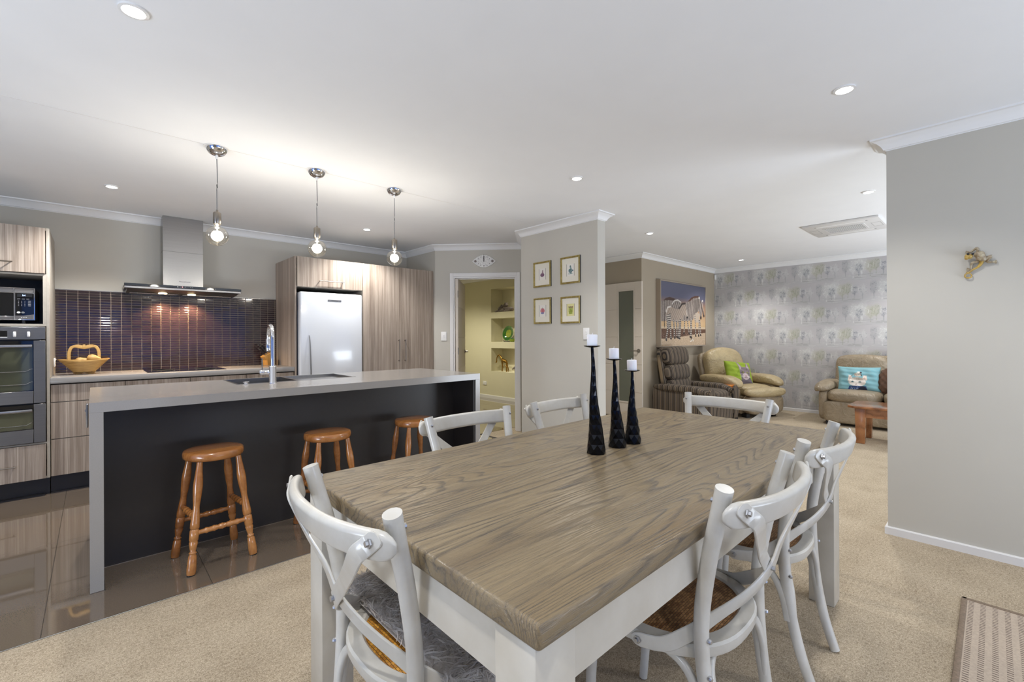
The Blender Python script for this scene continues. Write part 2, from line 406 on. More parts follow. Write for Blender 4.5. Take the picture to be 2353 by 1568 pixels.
def cgrid(name, pos, nu, nv, img, m, parent=None, world=True, thick=0, label=None):
    """vertex-coloured grid; img[h,w,3] sRGB 0-255 with row 0 at top (v=1)"""
    u, v = np.meshgrid(np.linspace(0, 1, nu), np.linspace(0, 1, nv))
    P = pos(u.ravel(), v.ravel())
    idx = np.arange(nu*nv).reshape(nv, nu)
    F = np.stack([idx[:-1, :-1], idx[:-1, 1:], idx[1:, 1:], idx[1:, :-1]], -1).reshape(-1, 4)
    me = bpy.data.meshes.new(name); me.vertices.add(len(P)); me.vertices.foreach_set('co', P.astype(np.float32).ravel())
    me.loops.add(F.size); me.loops.foreach_set('vertex_index', F.ravel().astype(np.int32)); me.polygons.add(len(F))
    me.polygons.foreach_set('loop_start', np.arange(0, F.size, 4, dtype=np.int32)); me.update(calc_edges=True)
    h, w = img.shape[:2]
    iy = np.clip(((1-v.ravel())*(h-1)).round().astype(int), 0, h-1); ix = np.clip((u.ravel()*(w-1)).round().astype(int), 0, w-1)
    c = np.clip(img[iy, ix]/255., 0, 1); c = np.where(c <= .04045, c/12.92, ((c+.055)/1.055)**2.4)
    at = me.color_attributes.new('Col', 'FLOAT_COLOR', 'POINT'); at.data.foreach_set('color', np.c_[c, np.ones(len(c))].astype(np.float32).ravel())
    return finish(name, me, M[m], parent, True, world, label)
# raster drawing
def canvas(w, h, c): return np.ones((h, w, 3))*np.array(c, float)
def poly(img, pts, c, a=1.):
    h, w = img.shape[:2]; yy, xx = np.mgrid[0:h, 0:w]+.5; pts = [(x*w, y*h) for x, y in pts]; ins = np.zeros((h, w), bool)
    j = len(pts)-1
    for i in range(len(pts)):
        xi, yi = pts[i]; xj, yj = pts[j]
        if yi != yj: ins ^= ((yi > yy) != (yj > yy)) & (xx < (xj-xi)*(yy-yi)/(yj-yi)+xi)
        j = i
    img[ins] = img[ins]*(1-a)+np.array(c)*a; return ins
def ell(img, cx, cy, rx, ry, c, a=1., noise_=0, rot=0):
    h, w = img.shape[:2]; yy, xx = np.mgrid[0:h, 0:w]; X = (xx+.5)/w-cx; Y = (yy+.5)/h-cy
    if rot: asp = h/w; Y = Y*asp; X, Y = X*math.cos(rot)+Y*math.sin(rot), (-X*math.sin(rot)+Y*math.cos(rot))/asp
    d = (X/rx)**2+(Y/ry)**2
    if noise_: d = d+RNG.normal(0, noise_, d.shape)
    m = d < 1; img[m] = img[m]*(1-a)+np.array(c)*a; return m
def line(img, pts, wd, c, a=1.):
    h, w = img.shape[:2]; yy, xx = np.mgrid[0:h, 0:w]+.5; m = np.zeros((h, w), bool)
    for (x0, y0), (x1, y1) in zip(pts, pts[1:]):
        x0, x1 = x0*w, x1*w; y0, y1 = y0*h, y1*h; L = (x1-x0)**2+(y1-y0)**2+1e-9
        t = np.clip(((xx-x0)*(x1-x0)+(yy-y0)*(y1-y0))/L, 0, 1)
        m |= (xx-x0-t*(x1-x0))**2+(yy-y0-t*(y1-y0))**2 < (wd*w/2)**2
    img[m] = img[m]*(1-a)+np.array(c)*a; return m
def dup(root, loc, rz, label=None, group=None):
    def cp(o, par):
        c = o.copy(); COL.objects.link(c); c.parent = par
        for ch in list(kids.get(o.name, ())): cp(ch, c)
        return c
    kids = {}
    for o in list(COL.objects):
        if o.parent: kids.setdefault(o.parent.name, []).append(o)
    r = cp(root, None); r.location = loc; r.rotation_euler = (0, 0, rz); ORG[r.name] = Vector(loc)
    if label: r['label'] = label
    if group: r['group'] = group
    return r
# ------------------------------------------------------------------ room shell
CE, CB = 2.45, 2.379
def wall_poly(name, pts, m, z0=0, z1=CE):
    b = B(); prism(b, pts, z0, z1, lambda x, y, h: (x, y, h)); return struct(name, b, m)
def mitre(bm, path, prof, closed=False):
    n = len(path); P = [Vector(p) for p in path]; rings = []
    for i in range(n):
        a = P[i-1] if (i or closed) else None; c = P[(i+1) % n] if (i < n-1 or closed) else None
        d0 = (P[i]-a).normalized() if a is not None else None; d1 = (c-P[i]).normalized() if c is not None else None
        n0 = Vector((-d0.y, d0.x)) if d0 else None; n1 = Vector((-d1.y, d1.x)) if d1 else None
        if n0 is None: nn, k = n1, 1
        elif n1 is None: nn, k = n0, 1
        else:
            nn = (n0+n1).normalized(); k = 1/max(.3, nn.dot(n0))
        rings.append([bm.verts.new((P[i].x+nn.x*o*k, P[i].y+nn.y*o*k, z)) for o, z in prof])
    if closed: rings.append(rings[0])
    ring_stitch(bm, rings, True, not closed)
D1 = Vector((3.312, 5.044)); D2 = Vector((4.116, 4.194)); DD = (D2-D1).normalized(); DN = Vector((-.727, -.687))
def dg(u, off=0): p = D1+DD*u+DN*off; return (p.x, p.y)

fl = B(); box(fl, -3.3, 8.5, -3.3, 2.677, -.1, 0); box(fl, 3.62, 8.5, 2.677, 4.45, -.1, 0); FLOOR = struct('floor', fl, 'carpet')
b = B(); box(b, -3.3, 3.62, 2.677, 5.9, -.1, -.004); box(b, 3.3, 5.9, 4.45, 8.3, -.1, -.004); box(b, 3.62, 5.9, 4.3, 4.46, -.1, -.004)
TFL = struct('floor_tiled', b, 'grout')
# floor tiles, each a part of the tiled floor
tme = {}
def floor_tile(x0, x1, y0, y1):
    key = (round(x1-x0, 3), round(y1-y0, 3))
    if key not in tme:
        b = B(); box(b, 0, key[0], 0, key[1], -.004, .0005, .0012); me = bpy.data.meshes.new('tile'); b.to_mesh(me); b.free(); me.materials.append(M['tile']); tme[key] = me
    o = bpy.data.objects.new('tile', tme[key]); o.location = (x0, y0, 0); COL.objects.link(o); o.parent = TFL
g = .0012
ys = [2.680, 3.877, 5.077, 5.778]
x = -.166-.6*5
while x < 3.5:
    for ya, yb in zip(ys, ys[1:]):
        xb = min(x+.6, 3.56 if ya < 5.0 else 3.3)
        if ya > 4 and x+.6 > 3.31: xb = min(xb, 3.31)
        if xb-x > .05: floor_tile(x+g, xb-g, ya+g, yb-g)
    x += .6
for i in range(4):
    for j in range(4):
        floor_tile(3.44+.6*i+g, 3.44+.6*i+.6-g, 4.46+.92*j+g, 4.46+.92*j+.92-g)
b = B(); box(b, -3.2, 3.6, 2.6735, 2.6795, -.002, .0035, .001); struct('trim_1', b, 'steel')

b = B(); box(b, -3.35, 8.5, -3.35, 8.35, CE, CE+.1); struct('ceiling', b, 'ceiling')
b = B(); box(b, -3.1, 3.3, 3.357, 3.361, CE-.0012, CE); struct('trim_2', b, 'trim')

path = [(-3.2, -3.2), (3.615, -3.2), (3.615, .455), (3.735, .455), (3.735, -2.5), (8.36, -2.5), (8.36, 3.51), (5.86, 3.51), (5.86, 4.3), (4.3, 4.3), (3.731, 3.72),
        (3.731, 2.64), (3.607, 2.64), (3.607, 3.713), (4.116, 4.194), (3.312, 5.044), (3.312, 5.78), (-3.2, 5.78)]
cprof = [(0, CE), (.071, CE), (.071, CE-.010), (.064, CE-.012), (.058, CE-.016), (.040, CE-.026), (.024, CE-.042), (.014, CE-.060), (.012, CE-.064), (.004, CE-.066), (.004, CB), (0, CB)]
b = B(); mitre(b, path, cprof, True); struct('trim_3', b, 'cornice', 30)
b = B(); mitre(b, [(3.42, 8.2), (3.42, 5.1)], cprof); mitre(b, [(5.84, 4.5), (5.84, 8.2), (3.42, 8.2)], cprof); struct('trim_4', b, 'cornice', 30)
bprof = [(0, 0), (.014, 0), (.014, .042), (.011, .047), (0, .048)]
def skirting(i, pts, h=1):
    b = B(); mitre(b, pts, [(o, z*h) for o, z in bprof]); o = struct('baseboard_%s' % i, b, 'trim'); return o
skirting('right', [(3.615, -3.2), (3.615, .455), (3.735, .455), (3.735, -2.5)])
skirting('far', [(8.36, -2.5), (8.36, 3.51), (5.86, 3.51)])
skirting('centre', [(3.731, 3.7), (3.731, 2.64), (3.607, 2.64), (3.607, 3.713), (4.105, 4.183)])
skirting('hall', [(5.84, 4.5), (5.84, 8.2)], 1.35)

wall_poly('wall_back', [(-3.3, 5.78), (3.41, 5.78), (3.41, 5.88), (-3.3, 5.88)], 'wall')
wall_poly('wall_return', [(3.312, 5.044), (3.312, 5.78), (3.41, 5.88), (3.41, 8.3), (3.42, 8.3), (3.42, 5.08), (3.39, 5.12)], 'wall')
wall_poly('wall_centre', [(3.607, 2.64), (3.731, 2.64), (3.731, 3.72), (4.3, 4.3), (4.24, 4.36), (4.116, 4.194), (3.607, 3.713)], 'wall')
wall_poly('wall_right', [(3.615, -3.3), (3.735, -3.3), (3.735, .455), (3.615, .455)], 'wall')
wall_poly('wall_living', [(5.86, 3.51), (8.46, 3.51), (8.46, 3.61), (5.86, 3.61)], 'wall_beige_dim')
wall_poly('wall_alcove', [(5.86, 3.61), (5.96, 3.61), (5.96, 4.4), (5.86, 4.4)], 'wall_beige_dim')
wall_poly('wall_passage', [(4.3, 4.3), (5.86, 4.3), (5.86, 4.4), (4.26, 4.4)], 'wall')
WF = wall_poly('wall_far', [(8.36, -2.6), (8.46, -2.6), (8.46, 3.51), (8.36, 3.51)], 'wall_beige_dim')
wall_poly('wall_hallend', [(3.32, 8.2), (5.95, 8.2), (5.95, 8.3), (3.32, 8.3)], 'wall_hall')
# diagonal wall with its doorway (between the kitchen pantry and the picture wall)
def dgslab(b, u0, u1, z0, z1, t0=-.11, t1=0, bev=0):
    prism(b, [(u0, t0), (u1, t0), (u1, t1), (u0, t1)], z0, z1, lambda u, o, h: (*dg(u, o), h), bev)
b = B(); dgslab(b, 0, .245, 0, CE); dgslab(b, 1.066, 1.17, 0, CE); dgslab(b, .245, 1.066, 2.03, CE); struct('wall_diagonal', b, 'wall')
b = B()   # casing and jambs
for u0, u1, z0, z1 in ((.197, .243, 0, 2.078), (1.079, 1.126, 0, 2.078), (.243, 1.079, 2.033, 2.078)):
    dgslab(b, u0, u1, z0, z1, 0, .014, .003)
for u0, u1, z0, z1 in ((.243, .262, 0, 2.033), (1.06, 1.079, 0, 2.033), (.262, 1.06, 2.012, 2.033)):
    dgslab(b, u0, u1, z0, z1, -.12, .006, .001)
for u0, u1, z0, z1 in ((.262, .274, 0, 2.012), (1.048, 1.06, 0, 2.012), (.274, 1.048, 2.0, 2.012)):
    dgslab(b, u0, u1, z0, z1, -.07, -.04, .001)
struct('trim_5', b, 'trim')
# unseen glazed walls behind the camera; left and south windows added for light
def glazed(name, axis, c, a0, a1, lo, hi, thick, z1, m, wins):
    b = B()
    def bb(p0, p1, q0, q1):
        if axis == 'y': box(b, p0, p1, min(c, c+thick), max(c, c+thick), q0, q1)
        else: box(b, min(c, c+thick), max(c, c+thick), p0, p1, q0, q1)
    bb(a0, lo, 0, CE); bb(hi, a1, 0, CE); bb(lo, hi, z1, CE); struct(name, b, m)
    f = B(); gl = B(); n = wins
    def fb(bm, p0, p1, q0, q1, t0, t1):
        if axis == 'y': box(bm, p0, p1, c+thick*t0, c+thick*t1, q0, q1)
        else: box(bm, c+thick*t0, c+thick*t1, p0, p1, q0, q1)
    for k in range(n+1):
        p = lo+(hi-lo)*k/n; fb(f, max(lo, p-.03), min(hi, p+.03), 0, z1, .2, .7)
    fb(f, lo, hi, 0, .06, .2, .7); fb(f, lo, hi, z1-.06, z1, .2, .7)
    fb(gl, lo+.03, hi-.03, .06, z1-.06, .42, .5)
    return f, gl
for i, a in enumerate((('wall_front', 'y', -3.2, -3.3, 3.615, -1.1, 3.3, -.1, 2.1, 'wall', 4), ('wall_left', 'x', -3.2, -3.3, 5.88, -.6, 3.2, -.1, 2.1, 'wall', 3), ('wall_south', 'y', -2.5, 3.735, 8.46, 4.7, 7.7, -.1, 2.1, 'wall', 3))):
    f, gl = glazed(*a); w = struct('window_%d' % (i+1), f, 'aluminium'); part('pane', gl, 'winglass', w)

# niche wall of the hall (three lit recesses)
b = B(); NX = 5.84; ny0, ny1 = 6.08, 6.885
zs = [(.548, 1.011), (1.133, 1.601), (1.724, 2.189)]
box(b, NX, 6.2, 4.4, ny0, 0, CE); box(b, NX, 6.2, ny1, 8.3, 0, CE); box(b, 6.14, 6.25, ny0, ny1, 0, CE)
zz = [0]+[v for z in zs for v in z]+[CE]
for k in range(0, len(zz), 2): box(b, NX, 6.14, ny0, ny1, zz[k], zz[k+1])
struct('wall_hall', b, 'wall_hall')
b = B(); 
for z0, z1 in zs: box(b, 6.138, 6.139, ny0, ny1, z0, z1)

# doors
DRH = Vector((3.505, 4.80)); dv = Vector((.545, .572)).normalized(); dn2 = Vector((dv.y, -dv.x))
def leaf(b, u0, u1, z0, z1, t0, t1, org, dv, dn, bev=0):
    prism(b, [(u0, t0), (u1, t0), (u1, t1), (u0, t1)], z0, z1, lambda u, o, h: (org.x+dv.x*u+dn.x*o, org.y+dv.y*u+dn.y*o, h), bev)
b = B(); leaf(b, 0, .79, .008, 2.0, -.035, -.004, DRH, dv, dn2)
zg = [.008, .405, .815, 1.225, 1.636, 2.0]
d1o = struct('door_1', b, 'door')
for za, zb in zip(zg, zg[1:]):
    b = B(); leaf(b, 0, .79, za+.003, zb-.003, -.004, 0, DRH, dv, dn2, .0015); part('panel', b, 'door', d1o)
b = B(); mm = Matrix.Translation((DRH.x+dv.x*.73, DRH.y+dv.y*.73, 1.02)); q = Vector((dn2.x, dn2.y, 0)).to_track_quat('Z', 'Y').to_matrix().to_4x4()
lathe(b, [(.0, 0), (.026, 0), (.026, .008), (.010, .010), (.010, .045), (0, .045)], 16, mat=mm @ q)
hp = Vector((DRH.x+dv.x*.73+dn2.x*.045, DRH.y+dv.y*.73+dn2.y*.045, 1.02)); tube(b, [hp, hp-Vector((dv.x, dv.y, 0))*.12], .008, 8)
part('door_handle', b, 'satin', d1o)
for z in (.25, 1.05, 1.80):
    b = B(); leaf(b, -.006, .02, z-.045, z+.045, .0, .006, DRH, dv, dn2); lathe(b, [(.006, -.045), (.006, .045)], 8, (DRH.x-dv.x*.004, DRH.y-dv.y*.004, z)); part('hinge', b, 'satin', d1o)
# hall door standing in the alcove: rails, grooved boards, glass strip, lever handle
b = B(); xd = 5.82; ya, yb = 3.487, 4.247; ga, gb = 3.622, 3.880
box(b, xd+.004, xd+.032, ya, ga, .03, 2.036); box(b, xd+.004, xd+.032, gb, yb, .03, 2.036)
box(b, xd+.004, xd+.032, ga, gb, .03, .262); box(b, xd+.004, xd+.032, ga, gb, 1.910, 2.036)
d2o = struct('door_2', b, 'door')
zg = [.03, .405, .815, 1.225, 1.636, 2.036]
for y0, y1 in ((ya, ga-.022), (gb+.022, yb)):
    for za, zb in zip(zg, zg[1:]):
        b = B(); box(b, xd, xd+.004, y0, y1, za+.003, zb-.003, .001); part('panel', b, 'door', d2o)
b = B()
for y0, y1, z0, z1 in ((ga-.02, ga, .242, 1.93), (gb, gb+.02, .242, 1.93), (ga, gb, .242, .262), (ga, gb, 1.91, 1.93)): box(b, xd-.004, xd+.006, y0, y1, z0, z1, .002)
part('glazing_bead', b, 'door', d2o)
b = B(); box(b, xd+.012, xd+.018, ga, gb, .262, 1.91); part('glass_panel', b, 'frosted', d2o)
b = B(); mm = Matrix.Translation((xd, 3.537, 1.02)) @ Vector((-1, 0, 0)).to_track_quat('Z', 'Y').to_matrix().to_4x4()
lathe(b, [(0, 0), (.028, 0), (.028, .007), (.010, .010), (.010, .048), (0, .048)], 20, mat=mm); tube(b, [(xd-.048, 3.537, 1.02), (xd-.048, 3.66, 1.02)], .008, 8)
part('door_handle', b, 'satin', d2o)

# wallpaper on the far wall
tw, th = 170, 86
def tree(img, x, y, s, crown, edge, kind):
    line(img, [(x, y), (x+.004, y-.25*s)], .008, edge, .8)
    for k in range(5):
        a = -.9+.45*k; line(img, [(x+.003, y-.14*s-.03*k*s), (x+.07*s*a, y-.42*s+.04*abs(a))], .005, edge, .7)
    ell(img, x, y-.50*s, .098*s, .27*s, crown, .5, .5)
    for k in range(34):
        a = RNG.uniform(0, 2*pi); r = RNG.uniform(.3, 1.)
        ell(img, x+.098*s*r*math.cos(a), y-.50*s+.27*s*r*math.sin(a), .008, .014, edge if RNG.random() < (.7 if kind else .35) else crown, .75, .4)
g0 = (186, 182, 182); img = canvas(tw, th, g0)
ell(img, .5, .86, .62, .2, (180, 179, 178), .45, .3)
for k in range(22):
    x0 = RNG.uniform(-.05, .9); y0 = RNG.uniform(.76, .96); line(img, [(x0, y0), (x0+RNG.uniform(.05, .2), y0+RNG.uniform(-.01, .02))], .006, (204, 204, 198) if k % 3 else (136, 136, 132), .7)
tree(img, .06, .80, .95, (168, 167, 168), (138, 139, 142), 1); tree(img, .20, .88, 1.05, (204, 204, 200), (226, 226, 220), 0)
tree(img, .35, .88, 1.1, (212, 213, 208), (228, 228, 224), 0); tree(img, .30, .80, .7, (166, 166, 168), (130, 132, 138), 1)
tree(img, .50, .86, .9, (182, 180, 160), (154, 154, 134), 1); tree(img, .60, .76, .85, (172, 172, 152), (140, 142, 124), 1)
tree(img, .72, .78, .75, (180, 180, 182), (122, 124, 130), 1); tree(img, .86, .84, .8, (198, 197, 195), (150, 150, 152), 0)
for x0, w_, h_ in ((.665, .02, .34), (.46, .012, .2), (.55, .01, .22), (.78, .012, .24)):
    poly(img, [(x0, .48), (x0, .48-h_*.6), (x0+w_/2, .48-h_), (x0+w_, .48-h_*.6), (x0+w_, .48)], (214, 213, 208), .85)
line(img, [(.84, .52), (.88, .18), (.91, .52)], .006, (206, 205, 202), .9); line(img, [(.30, .98), (.52, .985)], .006, (120, 120, 120), .6)
for _ in range(1): img = (img*2+np.roll(img, 1, 0)+np.roll(img, -1, 0)+np.roll(img, 1, 1)+np.roll(img, -1, 1))/6
WY0, WY1, step = 3.509, .2, .0066
H_, W_ = int(CB/step), int((WY0-WY1)/step); row_h, rep = .343, .675
jj, ii = np.mgrid[0:H_, 0:W_]; zc = CB-jj*step; yc = ii*step; rown = np.floor((CB+.02-zc)/row_h).astype(int)
fy = ((CB+.02-zc)/row_h) % 1; fx = ((yc+.1)/rep+(rown % 2)*.5) % 1
wimg = img[(fy*(th-1)).astype(int), (fx*(tw-1)).astype(int)]
cgrid('wallpaper', lambda u, v: np.c_[np.full_like(u, 8.357), WY0+(WY1-WY0)*u, .04+(CB-.04)*v], W_, H_, wimg, 'wallpaper', WF)
b = B(); box(b, 8.350, 8.362, 3.470, 3.508, 2.262, 2.356, .004); box(b, 8.335, 8.352, 3.474, 3.504, 2.27, 2.348, .006)
single('alarm_sensor', b, 'white', 'small white motion sensor high in the corner beside the patterned wallpaper', 'sensor')

# ------------------------------------------------------------------ ceiling fittings
DL = [(.112, 2.163, 'white round downlight at the top left, nearest above the island end', 1), (.109, 4.785, 'round downlight over the kitchen bench beside the range hood', 2.6), (2.246, 4.793, 'round downlight in front of the tall pantry doors', 1.7),
      (2.710, 2.174, 'round downlight above the far side of the dining table', 1), (2.712, .50, 'large bright round downlight nearest the right wall', 1), (4.80, .722, 'round downlight between the right wall and the air conditioner', 1.2),
      (4.80, 2.765, 'round downlight in front of the hall door alcove', 1.3), (7.58, 2.755, 'smallest round downlight in front of the patterned wallpaper', 1.05)]
def downlight(x, y, label, power=1):
    t = thing('downlight', label, 'downlight', (x, y, CE), 0, 'recessed downlights')
    b = B(); lathe(b, [(.046, 0), (.046, -.006), (.036, -.008), (.032, -.001), (.032, 0)], 28, (x, y, CE)); part('trim_ring', b, 'white', t)
    b = B(); lathe(b, [(0, -.0005), (.031, -.0005), (.031, -.003), (.02, -.006), (0, -.007)], 20, (x, y, CE)); part('lens', b, 'downlight', t)
    s = lamp('SPOT', 'downlight_beam', (x, y, CE-.03), POWER_SPOT*power, (1, .985, .965), spot_size=math.radians(125), spot_blend=.7, shadow_soft_size=.035)
    return t
for x, y, lb, pw in DL: downlight(x, y, lb, pw)
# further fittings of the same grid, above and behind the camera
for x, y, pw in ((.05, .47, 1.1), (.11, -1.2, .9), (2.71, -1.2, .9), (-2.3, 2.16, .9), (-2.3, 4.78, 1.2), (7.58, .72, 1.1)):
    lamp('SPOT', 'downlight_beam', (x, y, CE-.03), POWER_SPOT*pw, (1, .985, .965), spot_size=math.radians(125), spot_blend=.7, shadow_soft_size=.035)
for x, y in ((4.6, 6.2), (4.6, 7.4)): lamp('SPOT', 'hall_beam', (x, y, CE-.03), POWER_SPOT*1.5, (1, .95, .78), spot_size=math.radians(140), spot_blend=.7, shadow_soft_size=.04)
for (z0, z1), wn in zip(zs, ('bottom', 'middle', 'top')):
    t = thing('niche_light', 'tiny recessed spot in the roof of the '+wn+' wall niche', 'light', (5.99, 6.30, z1), 0, 'niche lights')
    b = B(); lathe(b, [(.018, 0), (.018, -.003), (.012, -.004), (0, -.003)], 16, (5.99, 6.30, z1)); part('lens', b, 'downlight', t)
    lamp('SPOT', 'niche_beam', (5.99, 6.30, z1-.012), 3.2, (1, .93, .78), spot_size=math.radians(130), spot_blend=.8, shadow_soft_size=.01)

def pendant(x, y, label, z1):
    t = thing('pendant_light', label, 'pendant light', (x, y, CE), 0, 'pendants over the island')
    b = B(); lathe(b, [(0, 0), (.062, 0), (.061, -.008), (.055, -.024), (.042, -.040), (.022, -.050), (.012, -.052), (0, -.052)], 32, (x, y, CE)); c = part('ceiling_rose', b, 'chrome', t, 60)
    b = B(); lathe(b, [(0, -.052), (.008, -.052), (.008, -.068), (.005, -.072), (0, -.072)], 12, (x, y, CE)); part('cord_grip', b, 'white', c)
    b = B(); lathe(b, [(.0, 0), (.072, 0), (.072, -.0015), (0, -.0015)], 32, (x, y, CE)); part('cover_plate', b, 'white', t)
    b = B(); tube(b, smoothpath([(x, y, CE-.07), (x+.003, y, CE-.25), (x-.001, y, z1+.25), (x, y, z1+.085)], 4), .0028, 6); part('cord', b, 'greyplastic', t)
    b = B(); lathe(b, [(0, .092), (.006, .092), (.007, .078), (.019, .076), (.0225, .070), (.0225, .004), (.020, 0), (0, 0)], 24, (x, y, z1)); part('lamp_holder', b, 'satin', t, 50)
    b = B(); R = .0635; prof = [(.0165, 0), (.0170, -.010), (.021, -.018)]
    cz = -.074
    for k in range(4, 19): a = pi*k/18; prof.append((R*math.sin(a)*1.0, cz+R*math.cos(a)))
    lathe(b, prof, 32, (x, y, z1)); gb = part('glass_globe', b, 'bulb', t, True)
    b = B(); ball(b, (x, y, z1+cz+.002), .026, 12, (1, 1, 1.1)); tube(b, [(x, y, z1), (x, y, z1+cz+.02)], .0022, 6); part('filament', b, 'filament', gb, True)
    lamp('POINT', 'pendant_glow', (x, y, z1+cz), POWER_PEND, (1, .97, .92), shadow_soft_size=.04)
    return t
pendant(.578, 3.374, 'clear globe bulb pendant nearest the range hood, leftmost over the island', 1.962)
pendant(1.190, 3.352, 'clear globe bulb pendant hanging in the middle of the three over the island', 1.958)
pendant(1.808, 3.352, 'clear globe bulb pendant nearest the wall clock, rightmost over the island', 1.960)

# ceiling cassette air conditioner
t = thing('air_conditioner', 'white square ceiling air conditioner cassette with a grille', 'air conditioner', (6.14, 1.13, CE))
X0, X1, Y0, Y1 = 5.785, 6.50, .79, 1.465
b = B(); box(b, X0, X1, Y0, Y1, CE-.022, CE, .008, 2); part('fascia', b, 'acwhite', t)
b = B(); box(b, X0+.20, X1-.20, Y0+.15, Y1-.15, CE-.026, CE-.020, .002); gp = part('intake_frame', b, 'acwhite', t)
b = B(); box(b, X0+.215, X1-.215, Y0+.165, Y1-.165, CE-.0265, CE-.025); part('intake_mesh', b, 'acgrille', gp)
for k in range(24):
    yy = Y0+.17+k*(Y1-Y0-.34)/23; b = B(); box(b, X0+.215, X1-.215, yy-.0028, yy+.0028, CE-.029, CE-.0262); part('grille_bar', b, 'acwhite', gp)
for x0, x1 in ((X0+.07, X0+.12), (X1-.12, X1-.07)):
    b = B(); box(b, x0, x1, Y0+.12, Y1-.12, CE-.0245, CE-.0215, .001); part('air_flap', b, 'white', t)
    for yy in (Y0+.115, Y1-.115):
        b = B(); box(b, x0+.01, x0+.035, yy-.012, yy+.012, CE-.0235, CE-.0215); part('clip', b, 'acgrille', t)
for y0, y1 in ((Y0+.02, Y0+.10), (Y1-.10, Y1-.02)):
    b = B()
    for a in ((X0+.25, X1-.25, y0, y0+.003), (X0+.25, X1-.25, y1-.003, y1), (X0+.25, X0+.253, y0, y1), (X1-.253, X1-.25, y0, y1)): box(b, *a, CE-.0228, CE-.0215)
    part('service_cover', b, 'acgrille', t)
# ------------------------------------------------------------------ kitchen
def text_part(txt, size, m, parent, loc, rot, name='lettering', depth=.0006, align='CENTER'):
    cu = bpy.data.curves.new('t', 'FONT'); cu.body = txt; cu.size = size; cu.extrude = depth; cu.align_x = align; cu.align_y = 'CENTER'
    o = bpy.data.objects.new('t', cu); COL.objects.link(o); bpy.context.view_layer.update()
    me = bpy.data.meshes.new_from_object(o.evaluated_get(bpy.context.evaluated_depsgraph_get())); bpy.data.objects.remove(o)
    me.name = name; me.materials.clear(); me.transform(Matrix.Translation(loc) @ rot)
    return finish(name, me, M[m], parent, False, True, None)
RX = Matrix.Rotation(pi/2, 4, 'X')      # text facing -Y
YF = 5.10
def bar_handle(p0, p1, out, parent, r=.005, m='satin'):
    """flat bar handle between p0,p1 standing off by vector out"""
    p0, p1, out = Vector(p0), Vector(p1), Vector(out); d = (p1-p0).normalized()
    b = B(); tube(b, [p0+out-d*.012, p1+out+d*.012], r, 8)
    for p in (p0, p1): tube(b, [p, p+out], r*.9, 8)
    return part('handle', b, m, parent)
# tall oven cabinet at the left edge
XR = -.256
t = thing('oven_cabinet', 'tall woodgrain cabinet housing the microwave and ovens at the left edge', 'cabinet', (-.56, 5.44, 0))
XL = -.90
b = B(); box(b, XR-.018, XR, YF, 5.778, .139, 2.111, .001); box(b, XL, XL+.018, YF, 5.778, .139, 2.111, .001)
for z0, z1 in ((2.09, 2.111), (1.732, 1.746), (1.336, 1.354), (.412, .424), (.139, .155)): box(b, XL+.018, XR-.018, YF+.001, 5.77, z0, z1)
box(b, XR-.036, XR-.018, YF+.001, 5.5, 1.354, 1.732); box(b, XL+.018, XL+.04, YF+.001, 5.5, 1.354, 1.732)
part('carcass', b, 'lamedge', t)
b = B(); box(b, XL+.018, XR-.018, 5.56, 5.575, 1.354, 1.732); box(b, XL+.019, XR-.037, YF+.02, 5.56, 1.3545, 1.3555); part('niche_back', b, 'black', t)
b = B(); box(b, XL+.018, XR-.022, YF-.018, YF-.001, 1.750, 2.108, .001); d = part('door', b, 'lam', t); bar_handle((-.75, YF-.018, 1.822), (-.46, YF-.018, 1.822), (0, -.03, 0), d)
b = B(); box(b, XL+.018, XR-.022, YF-.018, YF-.001, .141, .410, .001); d = part('drawer', b, 'lam', t); bar_handle((-.75, YF-.018, .262), (-.45, YF-.018, .262), (0, -.03, 0), d)
b = B(); box(b, XL, XR-.004, 5.155, 5.17, 0, .137); box(b, XL, XR-.03, 5.11, 5.155, 0, .012); part('kickboard', b, 'kick', t)
# double wall oven
t = thing('wall_oven', 'stainless steel double wall oven with two glass doors and white knobs', 'oven', (-.57, 5.3, .425))
x0, x1 = -.875, XR-.021
b = B(); box(b, x0+.03, x1-.03, YF+.01, 5.55, .43, 1.33); part('body', b, 'black', t)
b = B(); box(b, x0, x1, YF-.022, YF+.01, 1.231, 1.331, .003); cp = part('control_panel', b, 'ovensteel', t)
b = B(); box(b, -.62, -.478, YF-.024, YF-.020, 1.252, 1.300, .001); ds = part('display', b, 'blackglass', cp)
b = B(); box(b, -.62, -.478, YF-.0245, YF-.021, 1.247, 1.253); part('button_strip', b, 'white', cp)
for kx in (-.440, -.367):
    b = B(); puff(b, (kx, YF-.036, 1.272), (.016, .03, .042), 5, 4); part('knob', b, 'white', cp, True)
    b = B(); box(b, kx-.016, kx+.016, YF-.0226, YF-.0219, 1.308, 1.3095)
    for a in range(5): box(b, kx+.028, kx+.033, YF-.0226, YF-.0219, 1.250+.011*a, 1.2515+.011*a)
    part('dial_marks', b, 'greyplastic', cp)
